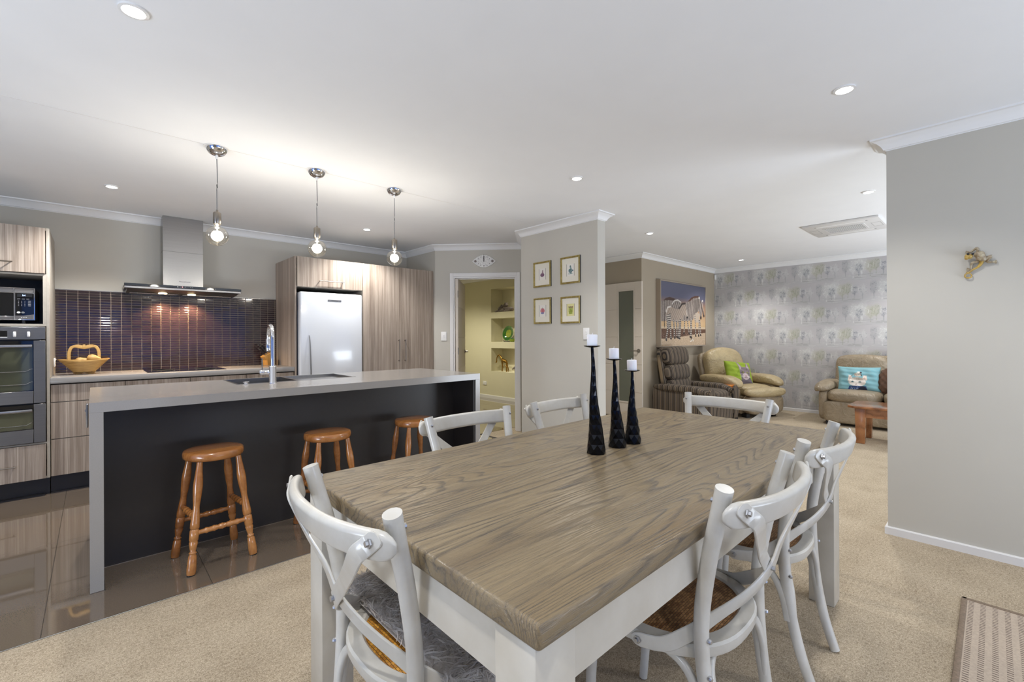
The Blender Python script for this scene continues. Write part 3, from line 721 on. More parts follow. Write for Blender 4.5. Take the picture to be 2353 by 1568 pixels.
for z0, z1, gz0, gz1, hz in ((.737, 1.224, .834, 1.221, 1.182), (.430, .730, .536, .722, .684)):
    b = B(); gx1 = -.343
    box(b, gx1, x1, YF-.024, YF, z0, z1, .002); box(b, x0, gx1, YF-.024, YF, z0, gz0, .002); dd_ = part('door', b, 'ovensteel', t)
    b = B(); box(b, x0, gx1-.003, YF-.012, YF-.004, gz0+.003, z1-.004); part('glass', b, 'ovenglass', dd_)
    b = B(); box(b, x0, gx1-.003, YF-.0215, YF-.012, z1-.045, z1-.004); box(b, gx1-.004, gx1, YF-.0235, YF-.004, gz0, z1); box(b, x0, gx1, YF-.0235, YF-.004, gz0, gz0+.004); part('glass_surround', b, 'blackglass', dd_)
    b = B(); box(b, x0, gx1-.004, YF-.06, YF-.045, hz-.011, hz+.011, .004, 2); box(b, gx1-.03, gx1-.012, YF-.046, YF-.012, hz-.009, hz+.009); part('handle', b, 'steel', dd_)
    for rz in ([.985, .885] if z0 > .6 else [.568]):
        b = B(); tube(b, [(x0, YF-.0135, rz), (-.385, YF-.0135, rz), (-.368, YF-.0135, rz+.010), (-.358, YF-.0135, rz+.018), (-.348, YF-.0135, rz+.018)], .0015, 5)
        for k in range(6): lathe(b, [(0, -.003), (.0025, 0), (0, .003)], 6, (-.40-.045*k, YF-.0145, rz))
        part('rack', b, 'chrome', dd_)
# microwave
t = thing('microwave', 'silver microwave with black keypad in the open niche of the tall cabinet', 'microwave', (-.56, 5.3, 1.356))
x0, x1, yf = -.80, -.336, 5.125; z0, z1 = 1.382, 1.632
b = B(); box(b, x0, x1, yf, 5.5, z0, z1, .008, 2); part('body', b, 'steelh', t)
b = B(); box(b, x0, -.442, yf-.006, yf, 1.414, 1.590, .002); part('door_window', b, 'blackglass', t)
b = B()
for a in ((x0, x1, 1.590, 1.597), (x0, -.442, 1.405, 1.412), (x0, x1, 1.626, 1.632), (x0, x1, 1.383, 1.388)): box(b, a[0], a[1], yf-.008, yf, a[2], a[3], .001)
for a in (-.445, -.339): box(b, a-.003, a+.003, yf-.009, yf, 1.384, 1.632, .001)
tube(b, smoothpath([(-.442, yf-.005, 1.412), (-.40, yf-.005, 1.413), (-.36, yf-.005, 1.419), (-.342, yf-.005, 1.428)], 4), .002, 6)
part('trim_strip', b, 'chrome', t)
b = B(); prism(b, [(-.440, 1.416), (-.40, 1.417), (-.36, 1.423), (-.343, 1.430), (-.343, 1.590), (-.440, 1.590)], yf-.006, yf, lambda x, z, h: (x, h, z)); kp = part('keypad', b, 'blackglass', t)
b = B(); box(b, -.430, -.352, yf-.0075, yf-.005, 1.562, 1.584); part('display', b, 'black', kp)
text_part('2:4', .014, 'led_blue', kp, Vector((-.395, yf-.008, 1.573)), RX, 'display_digits')
b = B()
for r in range(4):
    for c in range(3): lathe(b, [(0, 0), (.0028, 0), (.0028, .001), (0, .001)], 8, mat=Matrix.Translation((-.423+.0165*c, yf-.006, 1.528-.0115*r)) @ Matrix.Rotation(pi/2, 4, 'X'))
    if r < 4: box(b, -.373, -.358, yf-.007, yf-.006, 1.527-.012*r, 1.533-.012*r)
for c in range(3): box(b, -.430+.024*c, -.414+.024*c, yf-.007, yf-.006, 1.547, 1.5485); box(b, -.430+.024*c, -.414+.024*c, yf-.007, yf-.006, 1.541, 1.5425)
part('buttons', b, 'greyplastic', kp)
for cx, mt in ((-.423, 'white'), (-.40, 'greyplastic')):
    b = B(); lathe(b, [(0, 0), (.010, 0), (.009, .002), (0, .002)], 16, mat=Matrix.Translation((cx, yf-.006, 1.441)) @ Matrix.Rotation(pi/2, 4, 'X'), sy=.75); part('button', b, mt, kp)
b = B()
for c in range(3): ball(b, (-.408+.012*c, yf-.002, 1.401+.0012*c), .003, 5, (1.4, .5, 1))
part('indicator_lights', b, 'white', t)
b = B()
for fx in (-.76, -.40): lathe(b, [(0, 0), (.012, 0), (.012, .027), (0, .027)], 10, (fx, 5.16, 1.3555))
part('feet', b, 'black', t)

# base drawer cabinets under the back bench
def drawers(name, label, xa, xb, nd=1):
    t = thing(name, label, 'cabinet', ((xa+xb)/2, 5.4, 0), 0, 'base cabinets under the back bench')
    b = B(); box(b, xa, xb, 5.14, 5.77, .139, .868); part('carcass', b, 'lamedge', t)
    b = B(); box(b, xa, xb, 5.155, 5.17, 0, .137); box(b, xa, xb, 5.135, 5.155, 0, .012); part('kickboard', b, 'kick', t)
    for z0, z1 in ((.141, .431), (.437, .725), (.731, .868)):
        b = B(); box(b, xa+.002, xb-.002, 5.118, 5.139, z0, z1, .001); part('drawer', b, 'lam', t)
    return t
drawers('base_cabinet', 'woodgrain drawer unit beside the oven cabinet, seen left of the island', -.254, .200)
drawers('base_cabinet', 'woodgrain drawer unit directly below the cooktop, mostly hidden by the island', .200, .660)
drawers('base_cabinet', 'woodgrain drawer unit beneath the cooktop right half, behind the sink tap', .660, 1.12)
drawers('base_cabinet', 'woodgrain drawer unit beside the fridge housing, below the knife block', 1.12, 1.57)
b = B(); box(b, -.255, 1.572, 5.10, 5.778, .878, .925, .003, 2)
single('worktop', b, 'benchtop', 'long grey stone worktop along the tiled wall holding the cooktop', 'worktop')
# splashback of stacked narrow tiles
sp = thing('splashback', 'glossy plum brown mosaic splashback behind the cooktop', 'splashback', (.66, 5.78, .925))
b = B(); box(b, -.2545, 1.572, 5.7745, 5.7795, .926, 1.684); part('grout_bed', b, 'bgrout', sp)
cols = [-.181+.0757*k for k in range(-1, 24)]; nr = 31; rh = .758/nr
tile_me = {}
def tmesh(w, m, tilt):
    k = (round(w, 4), m, tilt)
    if k not in tile_me:
        b = B(); box(b, 0, w, -.0065, 0, 0, rh-.0048, .0022, 2)
        me = bpy.data.meshes.new('tile'); bmesh.ops.rotate(b, verts=b.verts, cent=(w/2, 0, rh/2), matrix=Matrix.Rotation(tilt, 3, 'X') @ Matrix.Rotation(tilt*.6, 3, 'Z'))
        b.to_mesh(me); b.free(); me.materials.append(M[m]); tile_me[k] = me
    return tile_me[k]
count = 0; rest = B()
for ci, (a, c) in enumerate(zip([-.2535]+cols[1:], cols[1:]+[1.571])):
    if c <= a: continue
    c = min(c, 1.571)
    for r in range(nr):
        z = .9268+rh*r; w = c-a-.0042; tl = RNG.choice([-.004, 0, .003, .006]); mt = 'glasstile' if RNG.random() < .65 else 'glasstile2'
        if count < 300:
            o = bpy.data.objects.new('tile', tmesh(w, mt, tl)); o.location = (a+.0018-.66, 5.7745-5.78, z-.925); COL.objects.link(o); o.parent = sp; count += 1
        else:
            t_ = bmesh.new(); t_.from_mesh(tmesh(w, mt, tl)); bmesh.ops.translate(t_, verts=t_.verts, vec=(a+.0018, 5.7745, z)); me = bpy.data.meshes.new('q'); t_.to_mesh(me); t_.free(); rest.from_mesh(me); bpy.data.meshes.remove(me)
o = part('tiles', rest, 'glasstile', sp, None); o['kind'] = 'stuff'
b = B(); box(b, -.2545, 1.571, 5.770, 5.7795, 1.6842, 1.688); part('edge_strip', b, 'steel', sp)

# range hood
t = thing('range_hood', 'stainless steel chimney range hood with two lit warm lamps', 'range hood', (.665, 5.5, 1.69))
b = B(); box(b, .500, .832, 5.575, 5.778, 1.745, 2.4495, .002); part('chimney', b, 'steel', t)
b = B(); box(b, .500-.0005, .832+.0005, 5.5745, 5.778, 2.10, 2.1015); part('chimney_seam', b, 'slotdark', t)
b = B(); box(b, .205, 1.135, 5.40, 5.778, 1.702, 1.722, .002); part('canopy', b, 'steelh', t)
b = B(); prism(b, [(5.40, 1.702), (5.778, 1.702), (5.778, 1.675), (5.52, 1.684)], .225, 1.115, lambda y, z, h: (h, y, z)); cn = part('underside', b, 'ovensteel', t)
b = B(); box(b, .203, 1.137, 5.395, 5.778, 1.7225, 1.746, .002); cs = part('glass_control_strip', b, 'blackglass', t)
for k, (xx, mt) in enumerate(((.598, 'white'), (.617, 'greyplastic'), (.634, 'led_red'), (.658, 'greyplastic'), (.70, 'greyplastic'), (.716, 'greyplastic'))):
    b = B(); lathe(b, [(0, 0), (.0035, 0), (.003, .001), (0, .001)], 8, mat=Matrix.Translation((xx, 5.395, 1.735)) @ Matrix.Rotation(pi/2, 4, 'X')); part('touch_control', b, mt, cs)
text_part('Fisher&Paykel', .0165, 'greyplastic', t, Vector((.675, 5.5745, 1.805)), RX)
for xx in (.50, .735):
    b = B(); lathe(b, [(0, .004), (.034, .004), (.034, -.002), (.028, -.006), (0, -.006)], 20, (xx, 5.60, 1.679)); part('lamp', b, 'hoodlamp', cn)
    lamp('SPOT', 'hood_beam', (xx, 5.66, 1.655), 34, (1, .66, .34), spot_size=math.radians(120), spot_blend=.6, shadow_soft_size=.02)
b = B()
for xa, xb in ((.25, .62), (.66, 1.08)): box(b, xa, xb, 5.60, 5.76, 1.672, 1.675)
part('grease_filter', b, 'satin', cn)
# cooktop
t = thing('cooktop', 'black glass cooktop set flush in the back worktop', 'cooktop', (.66, 5.47, .925))
b = B(); box(b, .354, .968, 5.215, 5.70, .9252, .930, .002); part('glass_plate', b, 'blackglass', t)
for cx, cy, r in ((.50, 5.35, .07), (.82, 5.35, .09), (.50, 5.57, .09), (.82, 5.57, .07)):
    b = B(); lathe(b, [(r, .9301), (r, .9304), (r-.003, .9304), (r-.003, .9301)], 40, (cx, cy, 0)); part('zone_ring', b, 'greyplastic', t)

# folding wooden fruit basket
bx_, by_ = -.062, 5.452
t = thing('fruit_basket', 'carved wooden fruit basket with leafy top handle on the back worktop', 'basket', (bx_, by_, .925))
b = B()
nrg = 11
for k in range(nrg):
    f = k/(nrg-1); a0 = .070+.075*f; b0 = .045+.055*f; z = .925+.028+.092*f
    pts = []
    for s in range(29):
        an = 2*pi*s/28; rr = 1+.10*abs(math.cos(an))**6*f
        pts.append((bx_+a0*rr*math.cos(an), by_+b0*math.sin(an), z+.012*f*math.cos(an)**2))
    sweep(b, pts, [(-.007, -.005), (.007, -.005), (.007, .005), (-.007, .005)], (0, 0, 1))
part('bowl_rings', b, 'bamboo', t)
b = B(); lathe(b, [(0, .944), (.07, .947), (.075, .954), (0, .956)], 20, (bx_, by_, 0), sy=.62); part('bowl_base', b, 'bamboo', t)
b = B(); hpth = [(-.055, .001), (-.070, .05), (-.092, .10), (-.096, .15), (-.092, .20), (-.075, .235), (-.045, .238), (0, .225), (.045, .238), (.075, .235), (.092, .20), (.096, .15), (.090, .10), (.066, .04), (.055, .002), (.02, .012), (0, .02), (-.02, .012)]
q = smoothpath([(bx_+x, by_, .930+z) for x, z in hpth+[hpth[0]]], 4); sweep(b, q, rrect(.022, .013, .003, 1), (0, 1, 0), cap=False); part('handle_hoop', b, 'bamboo', t)
b = B()
for sg in (-1, 1):
    poly_ = [(0, 0), (sg*.014, .004), (sg*.030, .022), (sg*.062, .034), (sg*.040, .036), (sg*.016, .030), (sg*.004, .014)]
    prism(b, poly_, -.006, .006, lambda x, z, h: (bx_+x, by_+h, .925+.225+z), .0015)
prism(b, [(-.010, 0), (.010, 0), (.012, .024), (.006, .036), (-.008, .036), (-.014, .024)], -.007, .007, lambda x, z, h: (bx_+x, by_+h, .925+.225+z), .002)
part('carved_leaves', b, 'bamboo', t)
for k, (fx, fz, sx, rt, lb) in enumerate(((.058, .138, .042, .2, 'large pale wooden pear at the right of the fruit basket'), (-.025, .122, .034, -.3, 'pale wooden pear lying in the middle of the fruit basket'), (.006, .118, .028, 0, 'small pale wooden fruit half hidden between the two pears'))):
    b = B(); lathe(b, [(0, -sx), (sx*.55, -sx*.85), (sx*.8, -sx*.3), (sx*.72, sx*.25), (sx*.42, sx*.8), (sx*.3, sx*1.15), (0, sx*1.3)], 16, mat=Matrix.Translation((bx_+fx, by_+(.01 if k else -.01), .925+fz)) @ Matrix.Rotation(pi/2+rt, 4, 'Y'))
    single('wooden_fruit', b, 'bamboo', lb, 'fruit', 'wooden fruit in the basket', True)
# knife block with knives
kx, ky = 1.462, 5.640
t = thing('knife_block', 'angled light wood knife block on the worktop beside the fridge housing', 'knife block', (kx, ky, .925))
b = B(); f = lambda x, z, h: (kx+x*.8-h*.25, ky+x*.15+h, .925+z)
prism(b, [(-.05, .001), (.055, .001), (.055, .075), (.012, .150), (-.095, .098), (-.05, .058)], -.045, .045, f, .003); part('block', b, 'blockwood', t)
for k, (dx, dh, ln) in enumerate(((-.072, -.028, .085), (-.060, .004, .095), (-.040, -.02, .11), (-.028, .022, .12), (-.006, -.010, .115), (.002, .026, .10))):
    p0 = Vector(f(dx, .112+.5*(dx+.072), dh)); dr = Vector((-.62, .0, .78)).normalized(); kn = thing('knife', ['short black handled knife at the left front of the block', 'black handled knife second from the left in the block', 'black handled steak knife in the middle front of the block', 'longest black handled knife at the back of the block', 'black handled knife near the tap side of the block', 'wide black handled knife at the far right of the block'][k], 'knife', tuple(p0), 0, 'knives in the wooden block')
    b = B(); sweep(b, [p0+dr*.012, p0+dr*ln*.5, p0+dr*ln], rrect(.012, .022, .004, 2), (0, 1, 0)); part('grip', b, 'knife', kn)
    b = B(); sweep(b, [p0-dr*.02, p0+dr*.014], rrect(.004, .018, .001, 1), (0, 1, 0)); part('bolster', b, 'chrome', kn)
    b = B(); sweep(b, [p0+dr*(ln-.002), p0+dr*(ln+.006)], rrect(.013, .023, .004, 2), (0, 1, 0)); part('end_cap', b, 'satin', kn)
# double socket on the side of the oven cabinet, and other plates
def plate(name, label, cat, org, ux, w, h, rockers=0, sockets=0, m='white'):
    """org centre on wall; ux = horizontal unit vector; wall normal n = ux x z pointing to room"""
    ux = Vector(ux); n = Vector((ux.y, -ux.x, 0)); o = Vector(org); t = thing(name, label, cat, tuple(o))
    mt = Matrix(((ux.x, n.x, 0, o.x), (ux.y, n.y, 0, o.y), (0, 0, 1, o.z), (0, 0, 0, 1)))
    b = B(); box(b, -w/2, w/2, 0, .009, -h/2, h/2, .003, 2, mt); part('cover_plate', b, m, t)
    for k in range(rockers):
        z = (k-(rockers-1)/2)*.024; b = B(); box(b, -.006, .006, .008, .013, z-.009, z+.009, .002, 1, mt); part('rocker', b, m, t)
    for k in range(sockets):
        x = (k-(sockets-1)/2)*.042
        b = B()
        for a, dx, dz in ((.5, -.007, .004), (-.5, .007, .004), (0, 0, -.009)):
            box(b, -.0012, .0012, .0085, .0096, -.004, .004, 0, 1, mt @ Matrix.Translation((x+dx, 0, dz)) @ Matrix.Rotation(a, 4, 'Y'))
        part('socket_holes', b, 'slotdark', t); b = B(); box(b, x-.006, x+.006, .008, .013, .018, .029, .001, 1, mt); part('rocker', b, m, t)
    return t
plate('power_outlet', 'white power outlet on the side of the oven cabinet beside the fruit basket', 'power outlet', (-.2555, 5.62, 1.03), (0, 1, 0), .115, .074, 0, 2)
plate('power_outlet', 'white double power outlet low on the cream hall wall through the doorway', 'power outlet', (5.838, 7.085, .294), (0, -1, 0), .115, .074, 0, 2)
plate('light_switch', 'white two gang light switch left of the doorway under the clock', 'light switch', (*dg(.114, .001), 1.245), (DD.x, DD.y, 0), .074, .118, 2)
plate('light_switch', 'white three gang light switch below the asparagus picture near the pier edge', 'light switch', (3.606, 2.777, 1.262), (0, -1, 0), .074, .118, 3)
plate('power_outlet', 'grey framed power outlet on the left end of the island', 'power outlet', (-.021, 3.08, .855), (0, -1, 0), .074, .115, 0, 1, 'steelh')

# island bench
t = thing('island_bench', 'long grey waterfall island bench with charcoal back panel', 'island bench', (1.19, 3.45, 0))
SX0, SX1, SY0, SY1 = .70, 1.515, 3.445, 3.885
b = B()
IX0, IX1, IY0, IY1 = -.018, 2.400, 2.98, 3.925
for a in ((IX0, SX0, IY0, IY1), (SX1, IX1, IY0, IY1), (SX0, SX1, IY0, SY0), (SX0, SX1, SY1, IY1)): box(b, *a, .876, .925)
bmesh.ops.remove_doubles(b, verts=b.verts, dist=.0005); part('worktop', b, 'benchtop', t, None)
for xa, xb in ((IX0, IX0+.052), (IX1-.045, IX1)):
    b = B(); box(b, xa, xb, IY0, IY1, 0, .8758, .001); part('end_panel', b, 'benchtop', t)
b = B(); box(b, IX0+.0525, IX1-.0455, 3.284, 3.30, .003, .8755); part('back_panel', b, 'blackpanel', t)
b = B(); box(b, IX1-.0605, IX1-.0455, IY0+.012, 3.284, .003, .8755); part('end_lining', b, 'blackpanel', t)
b = B(); box(b, IX0+.053, SX0-.02, 3.302, 3.90, .14, .875); box(b, SX1+.02, IX1-.046, 3.302, 3.90, .14, .875); box(b, SX0-.02, SX1+.02, 3.302, 3.90, .14, .72); part('carcass', b, 'lam', t)
b = B(); box(b, IX0+.052, IX1-.046, 3.276, 3.284, 0, .003); box(b, IX0-.002, IX0+.055, IY0-.003, IY0, 0, .003); box(b, IX0+.052, IX0+.055, IY0, 3.28, 0, .003); part('sealant_line', b, 'satin', t)
for k in range(4):
    xa = IX0+.06+k*.575; b = B(); box(b, xa, xa+.571, 3.902, 3.919, .143, .868, .001); part('door', b, 'lam', t)
b = B(); box(b, IX0+.053, IX1-.046, 3.85, 3.86, 0, .138); part('kickboard', b, 'kick', t)
# sink set in the island
t = thing('sink', 'stainless steel sink with a drainer tray set flush in the island', 'sink', ((SX0+SX1)/2, (SY0+SY1)/2, .925))
def tray(b, x0, x1, y0, y1, zt, zb, r=.012, th=.0015):
    box(b, x0, x1, y0, y1, zb-th, zb)
    box(b, x0, x0+th, y0, y1, zb, zt); box(b, x1-th, x1, y0, y1, zb, zt); box(b, x0, x1, y0, y0+th, zb, zt); box(b, x0, x1, y1-th, y1, zb, zt)
b = B(); tray(b, SX0+.012, 1.08, SY0+.012, SY1-.012, .9245, .745); part('bowl', b, 'steel', t)
b = B(); tray(b, 1.10, SX1-.012, SY0+.012, SY1-.012, .9245, .905); part('drainer', b, 'steel', t)
b = B()
for a in ((SX0-.002, SX1+.002, SY0-.002, SY0+.013), (SX0-.002, SX1+.002, SY1-.013, SY1+.002), (SX0-.002, SX0+.013, SY0, SY1), (SX1-.013, SX1+.002, SY0, SY1), (1.079, 1.101, SY0+.01, SY1-.01)): box(b, *a, .9235, .9262)
part('rim', b, 'steel', t)
b = B(); lathe(b, [(0, .7455), (.04, .7455), (.04, .748), (.02, .749), (0, .747)], 20, (.89, 3.66, 0)); part('drain', b, 'chrome', t)
b = B(); lathe(b, [(0, 0), (.020, 0), (.021, .003), (.012, .006), (.009, .012), (.019, .016), (.019, .019), (0, .021)], 24, (.742, 3.405, .925))
single('sink_control', b, 'chrome', 'round chrome pop-up waste control in the island beside the sink', 'sink fitting', None, True)
# mixer tap
tx, ty = .900, 3.385
t = thing('mixer_tap', 'tall chrome gooseneck mixer tap with side lever on the island', 'tap', (tx, ty, .925))
b = B(); lathe(b, [(0, 0), (.026, 0), (.026, .006), (.0225, .010), (.0225, .115), (.019, .119), (0, .119)], 28, (tx, ty, .925)); part('body', b, 'chrome', t, 50)
ndir = Vector((.10, .995, 0)); 
b = B(); pts = [(tx, ty, 1.03), (tx, ty, 1.24)]
for k in range(1, 13):
    a = pi*k/12; pts.append((tx+ndir.x*.082*(1-math.cos(a)), ty+ndir.y*.082*(1-math.cos(a)), 1.24+.082*math.sin(a)))
e = Vector(pts[-1]); pts.append((e.x, e.y, e.z-.02)); tube(b, pts, .0135, 16, (1, .4, 0)); part('gooseneck', b, 'chrome', t, 50)
b = B(); lathe(b, [(0, 0), (.016, 0), (.0175, .01), (.0175, .085), (.014, .09), (0, .09)], 20, (e.x, e.y, e.z-.10)); part('spray_head', b, 'chrome', t, 50)
b = B(); p0 = Vector((tx, ty, 1.000)); ld = Vector((-.80, .60, 0)).normalized(); mm, L = along(p0+ld*.015, p0+ld*.082); lathe(b, [(0, 0), (.017, 0), (.017, L*.62), (.0185, L*.64), (.0185, L-.003), (.016, L), (0, L)], 22, mat=mm); hv = part('lever_barrel', b, 'chrome', t, 50)
b = B(); q = p0+ld*.068; tube(b, [q+Vector((0, 0, .015)), q+Vector((0, 0, .095))], .0042, 8); part('lever', b, 'satin', hv, 50)

# fridge and its housing, pantry
t = thing('fridge_housing', 'tall woodgrain fridge housing with overhead cupboard', 'cabinet', (1.95, 5.44, 0))
zt = 2.112
b = B(); box(b, 1.573, 1.592, YF, 5.778, 0, zt, .001); part('side_panel', b, 'lam', t)
b = B(); box(b, 2.329, 2.345, YF+.002, 5.778, 0, zt); box(b, 1.592, 2.329, YF+.002, 5.778, zt-.016, zt-.002); box(b, 1.592, 2.329, YF+.002, 5.778, 1.787, 1.803); box(b, 1.592, 2.329, 5.74, 5.75, 1.74, 1.787); part('carcass', b, 'lamedge', t)
b = B(); box(b, 1.596, 2.327, YF-.018, YF, 1.789, zt-.001, .001); d = part('door', b, 'lam', t); bar_handle((1.832, YF-.018, 1.862), (2.085, YF-.018, 1.862), (0, -.032, 0), d)
t = thing('pantry_cabinet', 'tall woodgrain pantry with two full height doors right of the fridge', 'cabinet', (2.83, 5.44, 0))
b = B(); box(b, 2.347, 3.308, YF+.002, 5.778, .139, zt-.002); part('carcass', b, 'lamedge', t)
for xa, xb, hx in ((2.331, 2.836, 2.790), (2.839, 3.308, 2.876)):
    b = B(); box(b, xa, xb, YF-.018, YF, .141, zt-.001, .001); d = part('door', b, 'lam', t); bar_handle((hx, YF-.018, .945), (hx, YF-.018, 1.198), (0, -.032, 0), d)
b = B(); box(b, 2.347, 3.308, 5.155, 5.17, 0, .137); part('kickboard', b, 'kick', t)
t = thing('fridge', 'white upright fridge with long curved grey handle', 'fridge', (1.95, 5.4, 0))
b = B(); box(b, 1.606, 2.300, 5.12, 5.74, .02, 1.725, .004); part('body', b, 'fridgeedge', t)
b = B(); box(b, 1.606, 2.300, 5.035, 5.115, .62, 1.732, .018, 4); dr = part('door', b, 'fridge', t, 50)
b = B(); box(b, 1.606, 2.300, 5.035, 5.115, .06, .612, .018, 4); part('freezer_drawer', b, 'fridge', t, 50)
b = B(); box(b, 1.900, 2.052, 5.0325, 5.036, 1.636, 1.657, .001); bd = part('badge', b, 'steelh', dr)
text_part('Fisher&Paykel', .0125, 'black', bd, Vector((1.976, 5.0322, 1.6465)), RX)
b = B(); pth = smoothpath([(1.699, 5.032, 1.262), (1.703, 5.020, 1.20), (1.706, 5.008, 1.0), (1.710, 5.008, .84), (1.706, 5.020, .68), (1.70, 5.032, .64)], 5)
sweep(b, pth, rrect(.016, .010, .003, 2), (0, 1, 0), [.3+.7*math.sin(pi*min(1, k/(len(pth)-1)*1.6)/2) if k < len(pth)*.6 else 1 for k in range(len(pth))]); part('handle', b, 'greyplastic', dr)
# ------------------------------------------------------------------ bar stools
def make_stool(label, loc, rz):
    t = thing('bar_stool', label, 'stool', loc, rz, 'bar stools at the island')
    b = B(); lathe(b, [(0, .568), (.137, .568), (.144, .573), (.147, .583), (.147, .600), (.142, .610), (.132, .614), (0, .614)], 48); part('seat', b, 'stoolwood', t, 50, False)
    feet = [(-.150, -.150), (.150, -.150), (.150, .150), (-.150, .150)]
    prof = [(0, .0), (.0145, 0), (.0145, .02), (.017, .06), (.0215, .11), (.0225, .14), (.020, .19), (.0155, .24), (.0150, .255), (.0185, .30), (.0215, .34), (.022, .365), (.0175, .372), (.0215, .379), (.0215, .43), (.0175, .437), (.0205, .444), (.016, .475), (.0125, .492), (.0185, .500), (.0145, .508), (.0185, .516), (.0205, .55), (.0220, .585), (.0215, .60), (.017, 1.)]
    P = []
    for fx, fy in feet:
        p0 = Vector((fx*.62, fy*.62, .568)); p1 = Vector((fx, fy, .0)); P.append((p0, p1)); mm, L = along(p0, p1)
        pr = [(r, z*L/.62 if z < 1 else L) for r, z in prof]; pr[-2] = (.0215, L*.97); pr[-1] = (.0195, L-.003)
        b = B(); lathe(b, pr, 16, mat=mm); leg = part('leg', b, 'stoolwood', t, 60, False)
        b = B(); lathe(b, [(0, 0), (.0195, 0), (.0195, .005), (0, .005)], 14, (p1.x, p1.y, 0)); part('foot_pad', b, 'black', leg, 60, False)
    for i, zt_ in ((0, .205), (2, .205), (1, .285), (3, .285)):
        a0, a1 = P[i], P[(i+1) % 4]; f = (.568-zt_)/.568; p = a0[0].lerp(a0[1], f); q = a1[0].lerp(a1[1], f); mm, L = along(p, q)
        pr = []
        for k in range(41):
            s = k/40; r = .0085+.0062*math.sin(pi*min(1, s*1.0))**.6
            r += .0030*(abs(math.sin(s*pi*7)) > .93) - .0035*(abs(math.sin(s*pi*7)) < .22)*(0.25 < s < .75)
            pr.append((r, s*L))
        b = B(); lathe(b, pr, 12, mat=mm); part('stretcher', b, 'stoolwood', t, 60, False)
    return t
s0 = make_stool('turned pine bar stool standing nearest, left of the dining chairs', (.497, 3.022, .0008), .12)
dup(s0, (1.135, 3.020, .0008), .02, 'turned pine bar stool in the middle of the three at the island')
dup(s0, (1.795, 3.030, .0008), -.05, 'turned pine bar stool farthest away, partly behind a white chair')

# ------------------------------------------------------------------ dining table
TZ = .785; TX0, TX1, TY0, TY1 = .505, 2.555, .485, 1.525
t = thing('dining_table', 'large dining table with grey washed oak top and cream painted legs', 'table', ((TX0+TX1)/2, (TY0+TY1)/2, 0))
b = B(); box(b, TX0, TX1, TY0, TY1, TZ-.046, TZ, .010, 4)
part('table_top', b, 'tabletop', t, 25)
for xa in (TX0+.006, TX1-.106):
    for ya in (TY0+.012, TY1-.112):
        b = B(); box(b, xa, xa+.100, ya, ya+.100, .001, TZ-.0462, .003, 2)
        part('leg', b, 'cream', t)
for a in ((TX0+.106, TX1-.106, TY0+.020, TY0+.042), (TX0+.106, TX1-.106, TY1-.042, TY1-.020), (TX0+.014, TX0+.036, TY0+.112, TY1-.112), (TX1-.036, TX1-.014, TY0+.112, TY1-.112)):
    b = B(); box(b, *a, .635, TZ-.0462, .001); part('apron', b, 'cream', t)

